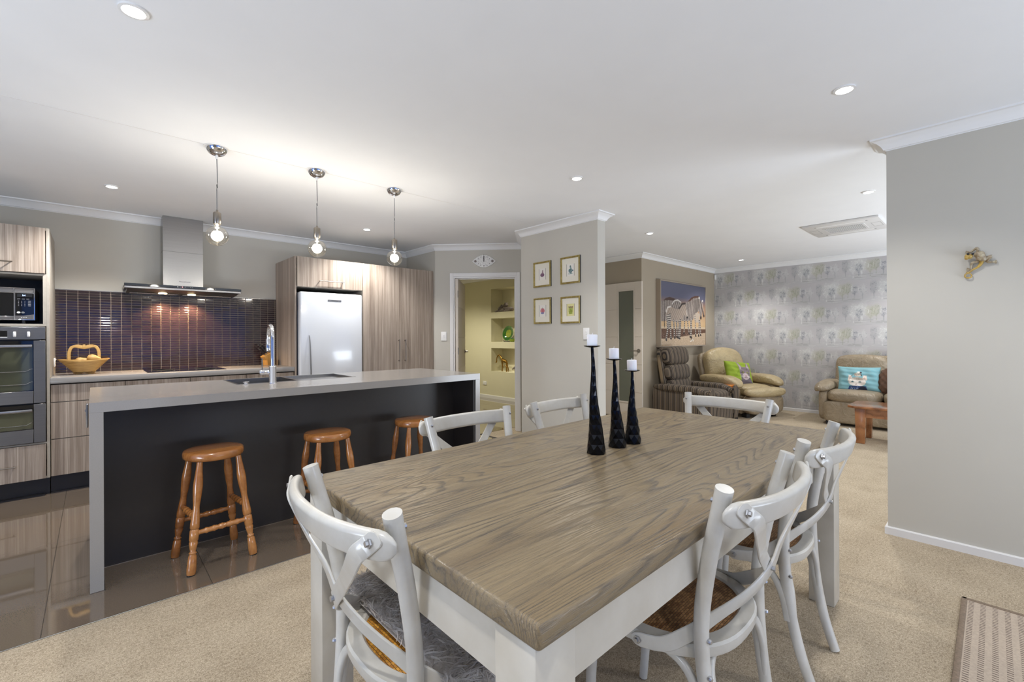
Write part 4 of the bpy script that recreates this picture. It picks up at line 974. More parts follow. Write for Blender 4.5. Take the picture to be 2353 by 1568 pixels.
# ------------------------------------------------------------------ cross-back chairs
def seat_outline(y0=-.243, y1=.214, w=.236, n=56, inset=0):
    out = []
    for k in range(n):
        a = 2*pi*k/n; e = 2/2.55; cx = abs(math.cos(a))**e*math.copysign(1, math.cos(a)); sy = abs(math.sin(a))**e*math.copysign(1, math.sin(a))
        y = (y0+y1)/2+(y1-y0)/2*sy; x = w*cx*(1+.05*sy)
        out.append((x*(1-inset/w), (y0+y1)/2+(y-(y0+y1)/2)*(1-inset/((y1-y0)/2))))
    return out
def make_chair(label, loc, rz, weave='rattan'):
    t = thing('dining_chair', label, 'chair', loc, rz, 'cross-back dining chairs')
    o = seat_outline(); i_ = seat_outline(inset=.041); i2 = seat_outline(inset=.035)
    b = B(); rings = []
    for pts, z in ((i2, .420), (o, .420), (seat_outline(inset=-.003), .427), (seat_outline(inset=-.003), .447), (seat_outline(inset=.002), .453), (i2, .4545), (i_, .449), (i_, .420)):
        rings.append([b.verts.new((x, y, z)) for x, y in pts])
    ring_stitch(b, rings+[rings[0]], True, False); bmesh.ops.remove_doubles(b, verts=b.verts, dist=.0001); part('seat_frame', b, 'chairwhite', t, 35, False)
    b = B(); n = 56; ctr = (0, -.0115)
    rg = []
    for f in (1, .985, .95, .88, .75, .55, .3, .08):
        dz = .448+.012*(1-f**3)
        rg.append([b.verts.new((ctr[0]+(x-ctr[0])*f, ctr[1]+(y-ctr[1])*f, dz)) for x, y in i_])
    ring_stitch(b, rg, True, False); b.faces.new(rg[-1]); part('woven_seat', b, weave, t, True, False)
    for s in (-1, 1):
        pth = smoothpath([(s*.158, -.290, .003), (s*.166, -.252, .12), (s*.178, -.222, .27), (s*.190, -.207, .43), (s*.197, -.208, .55), (s*.208, -.232, .70), (s*.223, -.262, .82), (s*.231, -.278, .885)], 5)
        b = B(); tube(b, pth, [.0165+.004*k/(len(pth)-1) for k in range(len(pth))], 14, (0, 1, 0)); rl = part('rear_leg', b, 'chairwhite', t, 45, False)
        for bz, by in ((.49, -.2075), (.40, -.209)):
            b = B(); q = Vector((s*.19, by, bz)); mm, L = along(q, q+Vector((s*.3, -1, 0)).normalized()*.0255); lathe(b, [(0, 0), (.0065, 0), (.0065, L-.004), (.004, L), (0, L)], 8, mat=mm); part('bolt', b, 'bolt', rl, 30, False)
        b = B(); tube(b, smoothpath([(s*.168, .135, .42), (s*.166, .150, .25), (s*.160, .168, .003)], 5), [.0185-.0045*k/10 for k in range(11)], 14, (0, 1, 0)); part('front_leg', b, 'chairwhite', t, 45, False)
    # bowed top rail
    b = B(); pts = []; sc = []
    for k in range(29):
        u = -1+2*k/28; u = math.copysign(1-(1-abs(u))**1.35, u) if abs(u) > 0 else 0; x = .268*u; y = -.357+.068*abs(u)**2.4; pts.append((x, y, .832)); sc.append(max(.30, math.sqrt(max(0, 1-((abs(u)-.87)/.13)**2))) if abs(u) > .87 else 1)
    sweep(b, pts, rrect(.024, .066, .0112, 4), (0, -.25, 1), sc); part('top_rail', b, 'chairwhite', t, 60, False)
    for s in (-1, 1):
        b = B(); q = Vector((s*.229, -.266, .852)); mm, L = along(q, q+Vector((s*.05, 1, 0)).normalized()*.022); lathe(b, [(0, 0), (.006, 0), (.006, L-.003), (0, L)], 10, mat=mm); part('bolt', b, 'bolt', t, 30, False)
        # cross straps: rail end -> crossing -> past the opposite post -> seat side
        yo = -.002 if s > 0 else .006
        pth = smoothpath([(s*.249, -.318, .858), (s*.226, -.330, .835), (s*.20, -.340, .811), (s*.135, -.326+yo*.5, .749), (s*.06, -.308+yo, .685), (0, -.300+yo, .63), (-s*.07, -.270+yo, .577), (-s*.145, -.215, .522), (-s*.192, -.172, .482), (-s*.226, -.118, .446), (-s*.243, -.040, .434)], 6)
        b = B(); ups = []
        P = [Vector(p) for p in pth]
        for k, p in enumerate(P):
            f = k/(len(P)-1); nrm = Vector((p.x*2.3, -1, -.1)).normalized().lerp(Vector((-s, -.12, 0)), max(0, min(1, (f-.66)/.2))).normalized(); ups.append(nrm)
        sweep(b, P, rrect(.038, .0065, .002, 1), ups=ups, scales=[(.45 if k in (0, len(P)-1) else .85 if k in (1, len(P)-2) else 1) for k in range(len(P))]); cb = part('cross_strap', b, 'chairwhite', t, 45, False)
        for q, d in ((Vector((s*.234, -.328, .843)), Vector((0, -1, 0))), (Vector((-s*.244, -.056, .435)), Vector((-s, 0, 0)))):
            b = B(); mm, L = along(q, q+d*.009); lathe(b, [(0, 0), (.0105, 0), (.0105, .003), (.0062, .0035), (.0062, L), (0, L)], 6, mat=mm); part('bolt', b, 'bolt', cb, 30, False)
    b = B(); q = Vector((0, -.300, .63)); mm, L = along(q, q+Vector((0, -.013, 0))); lathe(b, [(0, 0), (.0065, 0), (.0065, L), (0, L)], 8, mat=mm); part('bolt', b, 'bolt', t, 30, False)
    # bentwood hoops under the seat
    for pts in ([(-.170, -.232, .23), (-.168, -.225, .33), (-.135, -.205, .402), (0, -.185, .412), (.135, -.205, .402), (.168, -.225, .33), (.170, -.232, .23)],
                [(-.150, .166, .25), (-.150, .155, .34), (-.115, .135, .402), (0, .12, .412), (.115, .135, .402), (.150, .155, .34), (.150, .166, .25)]):
        b = B(); sweep(b, smoothpath(pts, 6), rrect(.024, .016, .006, 2), (0, 1, 0)); part('hoop_brace', b, 'chairwhite', t, 50, False)
    for s in (-1, 1):
        b = B(); sweep(b, smoothpath([(s*.186, .150, .25), (s*.184, .138, .34), (s*.180, .095, .402), (s*.176, -.02, .412), (s*.188, -.145, .402), (s*.192, -.196, .34), (s*.186, -.216, .24)], 6), rrect(.024, .016, .006, 2), (1, 0, 0)); part('hoop_brace', b, 'chairwhite', t, 50, False)
    return t
def chair_at(cx, cy, rz, label, src=None, weave='rattan'):
    return make_chair(label, (cx, cy, 0), rz, weave) if src is None else dup(src, (cx, cy, 0), rz, label)
cE = chair_at(1.292, .702, 0, 'white cross-back chair in the foreground right, pushed under the long side nearest us')
chair_at(1.955, .715, .02, 'white cross-back chair beside the far right table leg', cE)
chair_at(1.300, 1.410, pi, 'white cross-back chair across the table in front of the island end', cE)
chair_at(1.965, 1.415, pi+.06, 'white cross-back chair across the table under the vegetable pictures', cE)
chair_at(2.425, 1.067, pi/2, 'white cross-back chair at the far head of the table facing us', cE)
chair_at(.712, 1.050, -pi/2, 'white cross-back chair at the near head of the table with a golden woven seat', None, 'rattan2')

# shaggy throw lying over the near chair seat and hanging down its front and sides
def throw():
    t = thing('shaggy_throw', 'pale grey shaggy throw lying over the near chair under the table end', 'throw', (.80, 1.03, .46))
    def surf(u, v):     # u along +x (front of chair), v along -y; drapes beyond the seat edges
        x = .560+.38*u; y = 1.45-.72*v; z = .468
        ox = max(0, x-.95); oy = max(0, .80-y)+max(0, y-1.34)
        if ox: z -= ox*1.6; x = .93+ox*.5
        if oy: z -= oy*.7
        return Vector((x, y, z))
    b = B(); nu, nv = 14, 20; g = [[b.verts.new(surf(i/nu, j/nv)) for i in range(nu+1)] for j in range(nv+1)]
    g2 = [[b.verts.new(surf(i/nu, j/nv)+Vector((0, 0, .012))) for i in range(nu+1)] for j in range(nv+1)]
    for A in (g, g2):
        for j in range(nv):
            for i in range(nu): b.faces.new((A[j][i], A[j][i+1], A[j+1][i+1], A[j+1][i]))
    part('backing', b, 'furbase', t, True)
    vs, fs = [], []; N = 17000
    for k in range(N):
        u, v = random.random(), random.random(); p = surf(u, v)+Vector((0, 0, .010))
        an = 2.2*math.sin(u*5+1.3)+1.7*math.sin(v*7.3)+random.gauss(0, .9)+1.2*math.sin(u*11+v*13); L = random.uniform(.035, .062); w = random.uniform(.0018, .0038)
        if u < .10: an = random.gauss(0, .7)
        if u > .9 or v > .93: L *= .6
        d = Vector((math.cos(an), math.sin(an), 0)); sd = Vector((-d.y, d.x, 0)); lift = random.uniform(.2, .62); cv = random.gauss(0, .35)
        i0 = len(vs)
        for s in range(4):
            f = s/3; q = p+d*L*f*(1-.1*f)+Vector((0, 0, L*lift*(f*.75-f*f*.42)))+sd*L*cv*f*f; ww = w*(1-.75*f)
            vs += [q-sd*ww, q+sd*ww+Vector((0, 0, ww*.7))]
        for s in range(3): a = i0+2*s; fs.append((a, a+1, a+3, a+2))
    me = bpy.data.meshes.new('tufts'); me.from_pydata(vs, [], fs); o = finish('tufts', me, M['fur'], t, True, True, None); o['kind'] = 'stuff'
throw()

# ------------------------------------------------------------------ candlesticks and candles on the table
for k, (cx, cy, zp, lean, lb) in enumerate(((1.420, 1.050, 1.196, (-.018, .004), 'tallest'), (1.566, 1.052, 1.140, (-.012, .006), 'middle height'), (1.668, 1.046, 1.088, (.0, .0), 'shortest'))):
    t = thing('candlestick', lb+' of the three black hammered metal candlesticks on the dining table', 'candlestick', (cx, cy, TZ), 0, 'hammered candlesticks')
    b = B(); rings = []; NR = int((zp-TZ)/.0185); n = 8; H_c = zp-TZ
    for r in range(NR+1):
        f = r/NR; rad = .0275*(1-f)**1.7+.0048*(1-f)+.0056; off = (pi/n)*(r % 2); wob = .004*math.sin(f*9)*f*(1-f)*4
        bump_ = 1+.03*((r % 2)*2-1)
        rings.append([b.verts.new((cx+lean[0]*f+wob+rad*bump_*math.cos(2*pi*i/n+off), cy+lean[1]*f+rad*bump_*math.sin(2*pi*i/n+off), TZ+.0005+H_c*f)) for i in range(n)])
    for r in range(NR):
        a, c = rings[r], rings[r+1]
        for i in range(n):
            j = (i+1) % n
            if r % 2 == 0: fs2 = ((a[i], a[j], c[i]), (a[j], c[j], c[i]))
            else: fs2 = ((a[i], a[j], c[j]), (a[i], c[j], c[i]))
            for f3 in fs2: b.faces.new(f3)
    b.faces.new(rings[0]); b.faces.new(rings[-1]); part('stem', b, 'iron', t, None)
    px, py = cx+lean[0], cy+lean[1]
    b = B(); lathe(b, [(0, -.004), (.006, -.004), (.020, -.001), (.031, .003), (.032, .005), (.020, .002), (0, .001)], 28, (px, py, zp)); part('drip_plate', b, 'iron', t, 50)
    c = thing('candle', 'white pillar candle on the '+lb+' black candlestick', 'candle', (px, py, zp+.0015), 0, 'white candles')
    tilt = (0.04, -.03, -.06)[k]; mm = Matrix.Translation((px, py, zp+.0015)) @ Matrix.Rotation(tilt, 4, 'Y')
    b = B(); lathe(b, [(0, .0), (.0195, 0), (.0200, .003), (.0200, .044), (.0185, .046), (.012, .045), (0, .044)], 28, mat=mm); part('wax', b, 'wax', c, 50)
    b = B(); tube(b, [mm @ Vector((0, 0, .044)), mm @ Vector((.001, 0, .049)), mm @ Vector((.005, .002, .0525))], .0009, 6); part('wick', b, 'wax', c)

# ------------------------------------------------------------------ framed vegetable prints
def vegimg(kind):
    im = canvas(120, 170, (224, 219, 205)); bgc = (212, 206, 150) if kind == 3 else (226, 222, 214)
    x0, x1, y0, y1 = .27, .73, .24, .76
    poly(im, [(x0, y0), (x1, y0), (x1, y1), (x0, y1)], (120, 112, 96)); e = .012
    poly(im, [(x0+e, y0+e*.7), (x1-e, y0+e*.7), (x1-e, y1-e*.7), (x0+e, y1-e*.7)], bgc)
    if kind == 0:
        ell(im, .5, .53, .135, .085, (112, 78, 104)); poly(im, [(.44, .47), (.52, .36), (.49, .32), (.55, .30), (.57, .47)], (138, 108, 120)); line(im, [(.55, .31), (.50, .36), (.50, .45)], .02, (130, 98, 114))
        for k in range(5): line(im, [(.5, .45), (.40+.05*k, .53), (.5, .61)], .008, (150, 118, 138), .6)
        line(im, [(.46, .61), (.45, .635)], .01, (150, 140, 120)); line(im, [(.53, .61), (.55, .64)], .01, (150, 140, 120))
    elif kind == 1:
        for r in range(6):
            for c in range(-2, 3):
                if abs(c) <= 2-abs(r-3)*.55: ell(im, .5+c*.055+(.027 if r % 2 else 0), .37+.052*r, .045, .032, [(96, 124, 126), (120, 146, 148), (74, 100, 104)][(r+c) % 3], .95)
        ell(im, .5, .335, .035, .035, (84, 112, 112)); 
        for c in (-2, -1, 0, 1, 2): ell(im, .5+c*.05, .655, .03, .022, (140, 164, 160))
    elif kind == 2:
        ell(im, .5, .50, .14, .11, (176, 104, 112)); ell(im, .43, .49, .06, .10, (196, 120, 124)); ell(im, .58, .5, .05, .10, (188, 110, 116)); ell(im, .5, .60, .11, .045, (128, 132, 170)); ell(im, .44, .61, .04, .03, (110, 130, 176)); line(im, [(.5, .40), (.49, .36)], .03, (110, 140, 120))
        line(im, [(.5, .41), (.5, .62)], .012, (146, 76, 96), .7)
    else:
        for k, x in enumerate((.40, .455, .51, .565, .62)):
            line(im, [(x, .38+.01*(k % 2)), (.5+(x-.5)*.75, .66)], .042, [(132, 150, 48), (156, 168, 66), (118, 138, 44)][k % 3]); ell(im, x, .375+.01*(k % 2), .028, .035, (120, 104, 70))
            for j in range(4): ell(im, x, .42+.055*j, .012, .008, (110, 100, 60), .8)
        line(im, [(.38, .55), (.62, .55)], .025, (150, 128, 70)); ell(im, .60, .39, .05, .03, (146, 106, 92), .8)
    return im
names = ('purple onion print', 'green artichoke print', 'red capsicum print', 'green asparagus print')
spots = (('upper left', 3.504, 3.246, 1.780, 2.057), ('upper right', 3.108, 2.850, 1.782, 2.062), ('lower left', 3.502, 3.246, 1.376, 1.660), ('lower right', 3.108, 2.850, 1.371, 1.650))
for k, (wh, ya, yb, z0, z1) in enumerate(spots):
    X_ = 3.607; t = thing('picture_frame', '%s in a small gilt frame, %s of the four' % (names[k], wh), 'picture', (X_, (ya+yb)/2, (z0+z1)/2), 0, 'vegetable prints')
    w = .019
    b = B()
    pr = [(0, 0), (0, .014), (.003, .018), (.007, .018), (.009, .015), (.013, .019), (.017, .016), (w, .010), (w, .004)]
    cs_ = [(ya, z0, 1, 1), (yb, z0, -1, 1), (yb, z1, -1, -1), (ya, z1, 1, -1)]
    rings = []
    for y, z, sy, sz in cs_: rings.append([b.verts.new((X_-.0005-d, y-sy*o, z+sz*o)) for o, d in pr])
    rings.append(rings[0]); ring_stitch(b, rings, True, False); part('frame', b, 'gold', t, 30)
    b = B(); box(b, X_-.012, X_-.001, yb+.002, yb-.0015, z0, z1); part('frame_edge', b, 'black', t)
    im = vegimg(k); i0 = w-.001
    cgrid('print', lambda u, v, ya=ya, yb=yb, z0=z0, z1=z1: np.c_[np.full_like(u, X_-.006), (ya-i0)+((yb+i0)-(ya-i0))*u, z0+i0+(z1-z0-2*i0)*v], 90, 110, im, 'paint', t)

# ------------------------------------------------------------------ wall clock
uc, zc_ = .652, 2.229
cp_ = dg(uc, .001); t = thing('wall_clock', 'silver eye-shaped wall clock above the doorway', 'clock', (*cp_, zc_))
fm = lambda u, z, h: (*dg(uc+u, .002+h), zc_+z)
out = [(-.158+.316*k/14, -.082*(1-abs(-1+k/7)**1.9)) for k in range(15)]+[(.158-.316*k/14, .082*(1-abs(-1+k/7)**1.9)) for k in range(1, 14)]
b = B(); prism(b, out, .006, .014, fm, .002)
cl = part('face', b, 'clockmetal', t, 30)
for s in (-1, 1):
    b = B(); cc = Vector(fm(s*.112, 0, .0142)); mm = Matrix.Translation(cc) @ Vector((DN.x, DN.y, 0)).to_track_quat('Z', 'Y').to_matrix().to_4x4(); lathe(b, [(0, 0), (.017, 0), (.017, .0006), (0, .0006)], 20, mat=mm); part('screw_hole', b, 'greystone', cl)
    b = B(); lathe(b, [(.0165, 0), (.021, 0), (.021, .003), (.0165, .003), (.0165, 0)], 20, mat=mm); part('hole_rim', b, 'clockmetal', cl)
for k in range(12):
    a = 2*pi*k/12+pi/2
    if k in (3, 9): continue
    x, z = .083*math.cos(a)*1.02, .062*math.sin(a); b = B(); cc = Vector(fm(x, z, .0142)); mm = Matrix.Translation(cc) @ Vector((DN.x, DN.y, 0)).to_track_quat('Z', 'Y').to_matrix().to_4x4(); lathe(b, [(0, 0), (.0045 if k % 6 else .007, 0), (.004, .001), (0, .001)], 10, mat=mm); part('hour_dot', b, 'black', cl)
b = B(); prism(b, [(-.004, -.008), (.004, -.008), (.006, .045), (.0015, .062), (.0012, .092), (-.0012, .092), (-.0015, .062), (-.006, .045)], .018, .020, fm); part('hands', b, 'black', t)

# ------------------------------------------------------------------ ornaments in the niches
def creature(b, chains):
    for pts, rs in chains:
        q = smoothpath(pts, 4); m = len(q); rr = [np.interp(i/(m-1)*(len(rs)-1), range(len(rs)), rs) for i in range(m)]
        tube(b, q, rr, 10, (.3, .2, 1))
z = zs[2][0]; X_ = 5.955
for k, (y0, sc_, lb) in enumerate(((6.66, 1., 'grey stone bear reclining at the left of the top niche'), (6.50, 1.1, 'grey stone bear resting behind the other in the top niche'))):
    b = B(); s = sc_
    puff(b, (X_, y0-.02*s, z+.045*s), (.13*s, .20*s, .09*s), 2.4, 5); puff(b, (X_, y0+.07*s, z+.055*s), (.10*s, .11*s, .11*s), 2.3, 4)
    hx, hy, hz = X_-.01, y0+(.05 if k else .02)*s, z+(.125 if k else .105)*s
    puff(b, (hx, hy, hz), (.075*s, .085*s, .07*s), 2.2, 4); puff(b, (hx-.02, hy+.035*s, hz-.012), (.045*s, .05*s, .04*s), 2.2, 3)
    for e in (-1, 1): ball(b, (hx+e*.022*s, hy-.01, hz+.036*s), .013*s, 6)
    creature(b, [([(X_-.05, y0+.06*s, z+.04), (X_-.07, y0+.12*s, z+.02), (X_-.07, y0+.15*s, z+.016)], [.025*s, .02*s, .014*s]), ([(X_-.05, y0-.08*s, z+.035), (X_-.075, y0-.02*s, z+.02), (X_-.08, y0+.03*s, z+.015)], [.03*s, .022*s, .014*s])])
    single('bear_figurine', b, 'greystone', lb, 'figurine', 'stone bears in the top niche', 50)
z = zs[1][0]
t = thing('display_plate', 'round green and yellow glazed plate standing in the middle niche', 'plate', (5.98, 6.52, z))
mm = Matrix.Translation((5.985, 6.515, z+.165)) @ Matrix.Rotation(-pi/2+.2, 4, 'Y')
b = B(); lathe(b, [(0, 0), (.07, 0), (.10, .012), (.148, .030), (.150, .033), (.146, .034), (.098, .018), (.068, .006), (0, .006)], 40, mat=mm); part('rim', b, 'greenglaze', t, 60)
b = B(); lathe(b, [(0, .0065), (.06, .0068), (.078, .0095), (0, .0092)], 32, mat=mm); part('centre', b, 'yellowglaze', t, 60)
b = B()
for yy in (6.43, 6.60): tube(b, [(6.03, yy, z+.12), (5.95, yy, z+.022), (5.92, yy, z+.018), (5.915, yy, z+.035)], .005, 6); tube(b, [(6.02, yy, z+.10), (6.04, yy, z+.004)], .005, 6)
box(b, 5.93, 6.04, 6.42, 6.61, z, z+.012, .002); part('stand', b, 'black', t)
t = thing('sugar_bowl', 'small green and yellow lidded bowl beside the glazed plate', 'bowl', (5.93, 6.365, z))
b = B(); lathe(b, [(0, 0), (.035, 0), (.052, .02), (.055, .04), (.048, .052), (0, .052)], 24, (5.93, 6.365, z)); part('bowl', b, 'yellowglaze', t, 50)
b = B(); lathe(b, [(.050, .053), (.045, .064), (.02, .072), (.008, .074), (.010, .084), (0, .088)], 24, (5.93, 6.365, z)); part('lid', b, 'greenglaze', t, 50)
b = B(); lathe(b, [(0, 0), (.03, 0), (.05, .02), (.06, .07), (.057, .07), (.045, .024), (0, .01)], 24, (5.93, 6.20, z)); single('glazed_cup', b, 'greenglaze', 'bright green glazed cup at the right end of the middle niche', 'cup', None, 50)
z = zs[0][0]
def giraffe(px, py, z, s, label, name='giraffe_figurine'):
    b = B(); f = lambda *p: [(px+x*s, py-y*s, z+h*s) for x, y, h in p]   # y forward means +Y image-left flipped below
    creature(b, [(f((0, .04, .155), (0, .0, .17), (0, -.05, .185), (0, -.085, .205)), [.020*s, .030*s, .028*s, .016*s]),
                 (f((0, -.07, .195), (0, -.105, .245), (0, -.15, .262), (0, -.19, .225), (0, -.20, .165)), [.018*s, .013*s, .010*s, .009*s, .008*s]),
                 (f((0, -.196, .175), (0, -.205, .15), (0, -.222, .132)), [.010*s, .011*s, .006*s]),
                 (f((0, .055, .16), (0, .075, .12), (0, .07, .07)), [.004*s, .003*s, .005*s])])
    for dy, dx in ((-.075, .014), (-.055, -.014), (.035, .014), (.05, -.014)):
        creature(b, [(f((dx, dy, .17), (dx, dy+.008, .09), (dx, dy, .001)), [.011*s, .007*s, .0065*s])])
    single(name, b, 'bronze', label, 'figurine', 'gilt giraffes in the bottom niche', 60)
giraffe(5.93, 6.58, z, 1.22, 'large gilt giraffe bending its neck down in the bottom niche')
giraffe(5.90, 6.47, z, .52, 'small gilt giraffe calf beside the large one in the bottom niche')
b = B(); puff(b, (5.93, 6.20, z+.07), (.07, .13, .075), 2.3, 5)
creature(b, [([(5.92+dx, 6.20+dy, z+.06), (5.92+dx, 6.20+dy, z+.001)], [.018, .017]) for dx in (-.02, .03) for dy in (-.045, .045)]); puff(b, (5.92, 6.275, z+.085), (.06, .06, .06), 2.2, 4); creature(b, [([(5.915, 6.30, z+.085), (5.91, 6.325, z+.07), (5.91, 6.322, z+.04)], [.016, .012, .007])])
for e in (-1, 1): puff(b, (5.92+e*.034, 6.262, z+.093), (.012, .035, .045), 2.2, 3)
single('elephant_figurine', b, 'greystone', 'small grey stone elephant at the right end of the bottom niche', 'figurine', None, 50)

# ------------------------------------------------------------------ frog on the right wall
t = thing('frog_ornament', 'painted resin frog ornament climbing the right wall', 'wall ornament', (3.60, .055, 1.63))
def fr(px, py, d=.012):     # reference offset coordinates -> wall point (y grows to the left)
    return (3.613-d, .113-(px-2216)*.00166, 1.711-(py-575)*.00243*.97)
b = B(); puff(b, fr(2253, 592, .026), (.03, .040, .055), 2.3, 5, None, None); creature(b, [([fr(2240, 588, .024), fr(2252, 590, .026), fr(2262, 603, .022)], [.012, .021, .013])]); part('body', b, 'frog', t, 60)
b = B(); puff(b, fr(2226, 591, .034), (.030, .034, .030), 2.2, 5); puff(b, fr(2221, 595, .040), (.02, .018, .018), 2.2, 4); part('head', b, 'frogyellow', t, 60)
b = B()
for e in ((2225, 586), (2236, 587)): ball(b, fr(*e, .050), .0058, 7)
part('eyes', b, 'black', t, True)
for nm, chains in (('arm', [([fr(2247, 582), fr(2246, 572, .02), fr(2236, 577), fr(2229, 580)], [.008, .006, .005, .0045])]), ('arm', [([fr(2248, 604), fr(2235, 606, .02), fr(2232, 612, .015), fr(2231, 621)], [.008, .006, .0055, .0045])]),
                   ('leg', [([fr(2260, 603), fr(2278, 594, .022), fr(2268, 606), fr(2280, 608)], [.010, .008, .006, .005])])):
    b = B(); creature(b, chains); e = chains[0][0][-1]
    dirs = {(0): (-1, 0)}
    sx_ = 1 if nm == 'arm' else -1
    for a in (-.5, -.17, .17, .5):
        q = Vector(e)+Vector((.004, sx_*.018*math.cos(a)*1.0, .018*math.sin(a))); creature(b, [([e, tuple(Vector(e).lerp(q, .5)), tuple(q)], [.0025, .0018, .0026])])
    part(nm, b, 'frog', t, 60)
b = B(); creature(b, [([fr(2256, 603, .016), fr(2254, 610), fr(2247, 617), fr(2236, 622), fr(2227, 628), fr(2218, 632), fr(2217, 638), fr(2223, 641), fr(2231, 640), fr(2232, 634), fr(2226, 630), fr(2219, 626)], [.011, .008, .006, .005, .0045, .004, .004, .004, .0035, .003, .003, .002])]); part('tail', b, 'frogyellow', t, 60)

# ------------------------------------------------------------------ ribbed mat at the lower right
t = thing('floor_mat', 'taupe ribbed floor mat with dark bound edges on the carpet', 'mat', (2.4, -.6, 0))
b = B(); box(b, 1.80, 2.955, -1.30, .094, .002, .0095, .003); part('field', b, 'mat', t)
b = B()
for a in ((1.785, 2.972, .088, .108), (2.950, 2.972, -1.31, .108), (1.785, 1.806, -1.31, .108), (1.785, 2.972, -1.31, -1.29)): box(b, *a, .001, .0125, .004, 2)
part('binding', b, 'matedge', t)
b = B(); yy = .075
row = 0
xs = [1.83+.0152*k for k in range(74)]
while yy > -.62:
    for k, xx in enumerate(xs):
        if xx > 2.0: box(b, xx-.0022+random.uniform(-.001, .001), xx+.0022, yy-.0085, yy+.0085, .0094, .0099)
    yy -= .037; row += 1
o = part('rib_slots', b, 'slot', t, None); o['kind'] = 'stuff'
# ------------------------------------------------------------------ living room
def zebra():
    w, h = 260, 170; im = canvas(w, h, (0, 0, 0))
    gy = np.linspace(0, 1, h)[:, None, None]
    top = np.array((92, 94, 112)); mid = np.array((150, 118, 96)); low = np.array((196, 164, 122)); sand = np.array((206, 184, 152))
    sky = np.where(gy < .22, top+(np.array((92, 92, 112))-top)*(gy/.22), np.where(gy < .34, np.array((92, 92, 112))+(mid-np.array((92, 92, 112)))*((gy-.22)/.12), mid+(low-mid)*np.clip((gy-.34)/.3, 0, 1)))
    im[:] = sky
    im[int(.70*h):int(.735*h)] = (198, 176, 146); im[int(.735*h):] = (92, 62, 44)
    n = RNG.normal(0, 1, (h, w, 1)); im[int(.735*h):] += n[int(.735*h):]*20
    poly(im, [(0, .885), (.3, .87), (.6, .835), (1, .79), (1, 1.01), (0, 1.01)], (190, 166, 138)); im[int(.8*h):] += n[int(.8*h):]*13
    for k in range(16): ell(im, RNG.uniform(.62, .72), RNG.uniform(.89, .94), .008, .010, (236, 230, 218) if k % 2 else (60, 44, 36))
    body, dark, white = (132, 120, 112), (52, 45, 42), (222, 216, 206)
    def strip(mask, fx, amp=.36, base_=body):
        yy, xx = np.mgrid[0:h, 0:w]; s = np.sin(fx(xx/w, yy/h)+RNG.normal(0, .35, (h, w))); cc = np.where(s[..., None] > .1, np.array(dark), np.array((196, 186, 174)))
        im[mask] = (np.array(base_)*(1-amp)+cc*amp)[mask]
    def legs(pts, wd=.022):
        for x0, y0, x1, y1 in pts:
            m = line(im, [(x0, y0), (x0*.6+x1*.4+.004, y0*.5+y1*.5), (x1, y1)], wd, body); strip(m, lambda x, y: y*210, .8); line(im, [(x1-.004, y1), (x1+.01, y1+.006)], .02, (40, 34, 32))
    # back zebra at left with dark mane and the adult behind
    m = poly(im, [(0, .31), (.06, .30), (.13, .27), (.25, .28), (.36, .32), (.42, .45), (.36, .56), (.2, .60), (0, .62)], body); strip(m, lambda x, y: x*190, .4)
    poly(im, [(.05, .30), (.10, .26), (.18, .235), (.30, .255), (.28, .29), (.15, .29)], (74, 52, 44))
    m = ell(im, .34, .40, .12, .125, (160, 150, 142)); strip(m, lambda x, y: x*150+y*60, .4); line(im, [(.23, .34), (.28, .285), (.35, .27), (.42, .30)], .014, white, .8)
    # large adult at the right with long neck
    m = poly(im, [(.50, .33), (.58, .27), (.68, .20), (.80, .185), (.86, .20), (.89, .28), (.92, .40), (.905, .53), (.885, .56), (.86, .50), (.84, .42), (.80, .44), (.74, .52), (.68, .58), (.56, .60), (.44, .60), (.42, .45)], body); strip(m, lambda x, y: x*170+y*20, .34)
    poly(im, [(.57, .28), (.66, .20), (.75, .17), (.83, .165), (.87, .19), (.80, .195), (.70, .215), (.62, .27)], (84, 56, 44))
    poly(im, [(.70, .26), (.84, .20), (.86, .34), (.80, .44), (.74, .46)], (84, 76, 70), .45)
    poly(im, [(.86, .22), (.90, .26), (.935, .38), (.97, .47), (.965, .52), (.945, .50), (.91, .40)], (96, 84, 78)); line(im, [(.905, .24), (.945, .40)], .010, white, .6); ell(im, .885, .535, .018, .030, (34, 28, 28)); ell(im, .962, .50, .014, .025, (34, 28, 28)); ell(im, .845, .195, .014, .02, white); ell(im, .93, .24, .012, .018, white)
    m = poly(im, [(.70, .50), (.80, .44), (.86, .48), (.84, .62), (.74, .62)], (176, 160, 142)); 
    legs([(.64, .56, .625, .86), (.66, .56, .65, .87), (.74, .50, .755, .84), (.84, .58, .825, .84), (.86, .58, .875, .83), (.50, .60, .48, .80), (.56, .58, .60, .80)])
    # foal in front at the left
    m = poly(im, [(.10, .44), (.14, .385), (.20, .375), (.28, .41), (.36, .41), (.42, .35), (.47, .31), (.52, .33), (.55, .45), (.575, .54), (.56, .56), (.53, .52), (.48, .50), (.46, .58), (.36, .63), (.22, .61), (.14, .64), (.10, .60)], (164, 146, 130)); strip(m, lambda x, y: x*150+y*90, .16, (164, 146, 130))
    line(im, [(.11, .47), (.14, .40), (.20, .385)], .016, white, .85); line(im, [(.38, .40), (.45, .325), (.51, .315)], .02, (58, 46, 42)); ell(im, .56, .54, .016, .022, (30, 26, 26)); line(im, [(.54, .42), (.56, .52)], .010, white, .7)
    m = poly(im, [(.11, .52), (.20, .49), (.21, .60), (.17, .74), (.12, .74)], body); strip(m, lambda x, y: y*190+x*40, .95)
    legs([(.14, .66, .105, .90), (.19, .62, .20, .88), (.26, .60, .28, .87), (.38, .60, .36, .87), (.41, .58, .385, .88), (.32, .60, .33, .86)], .028)
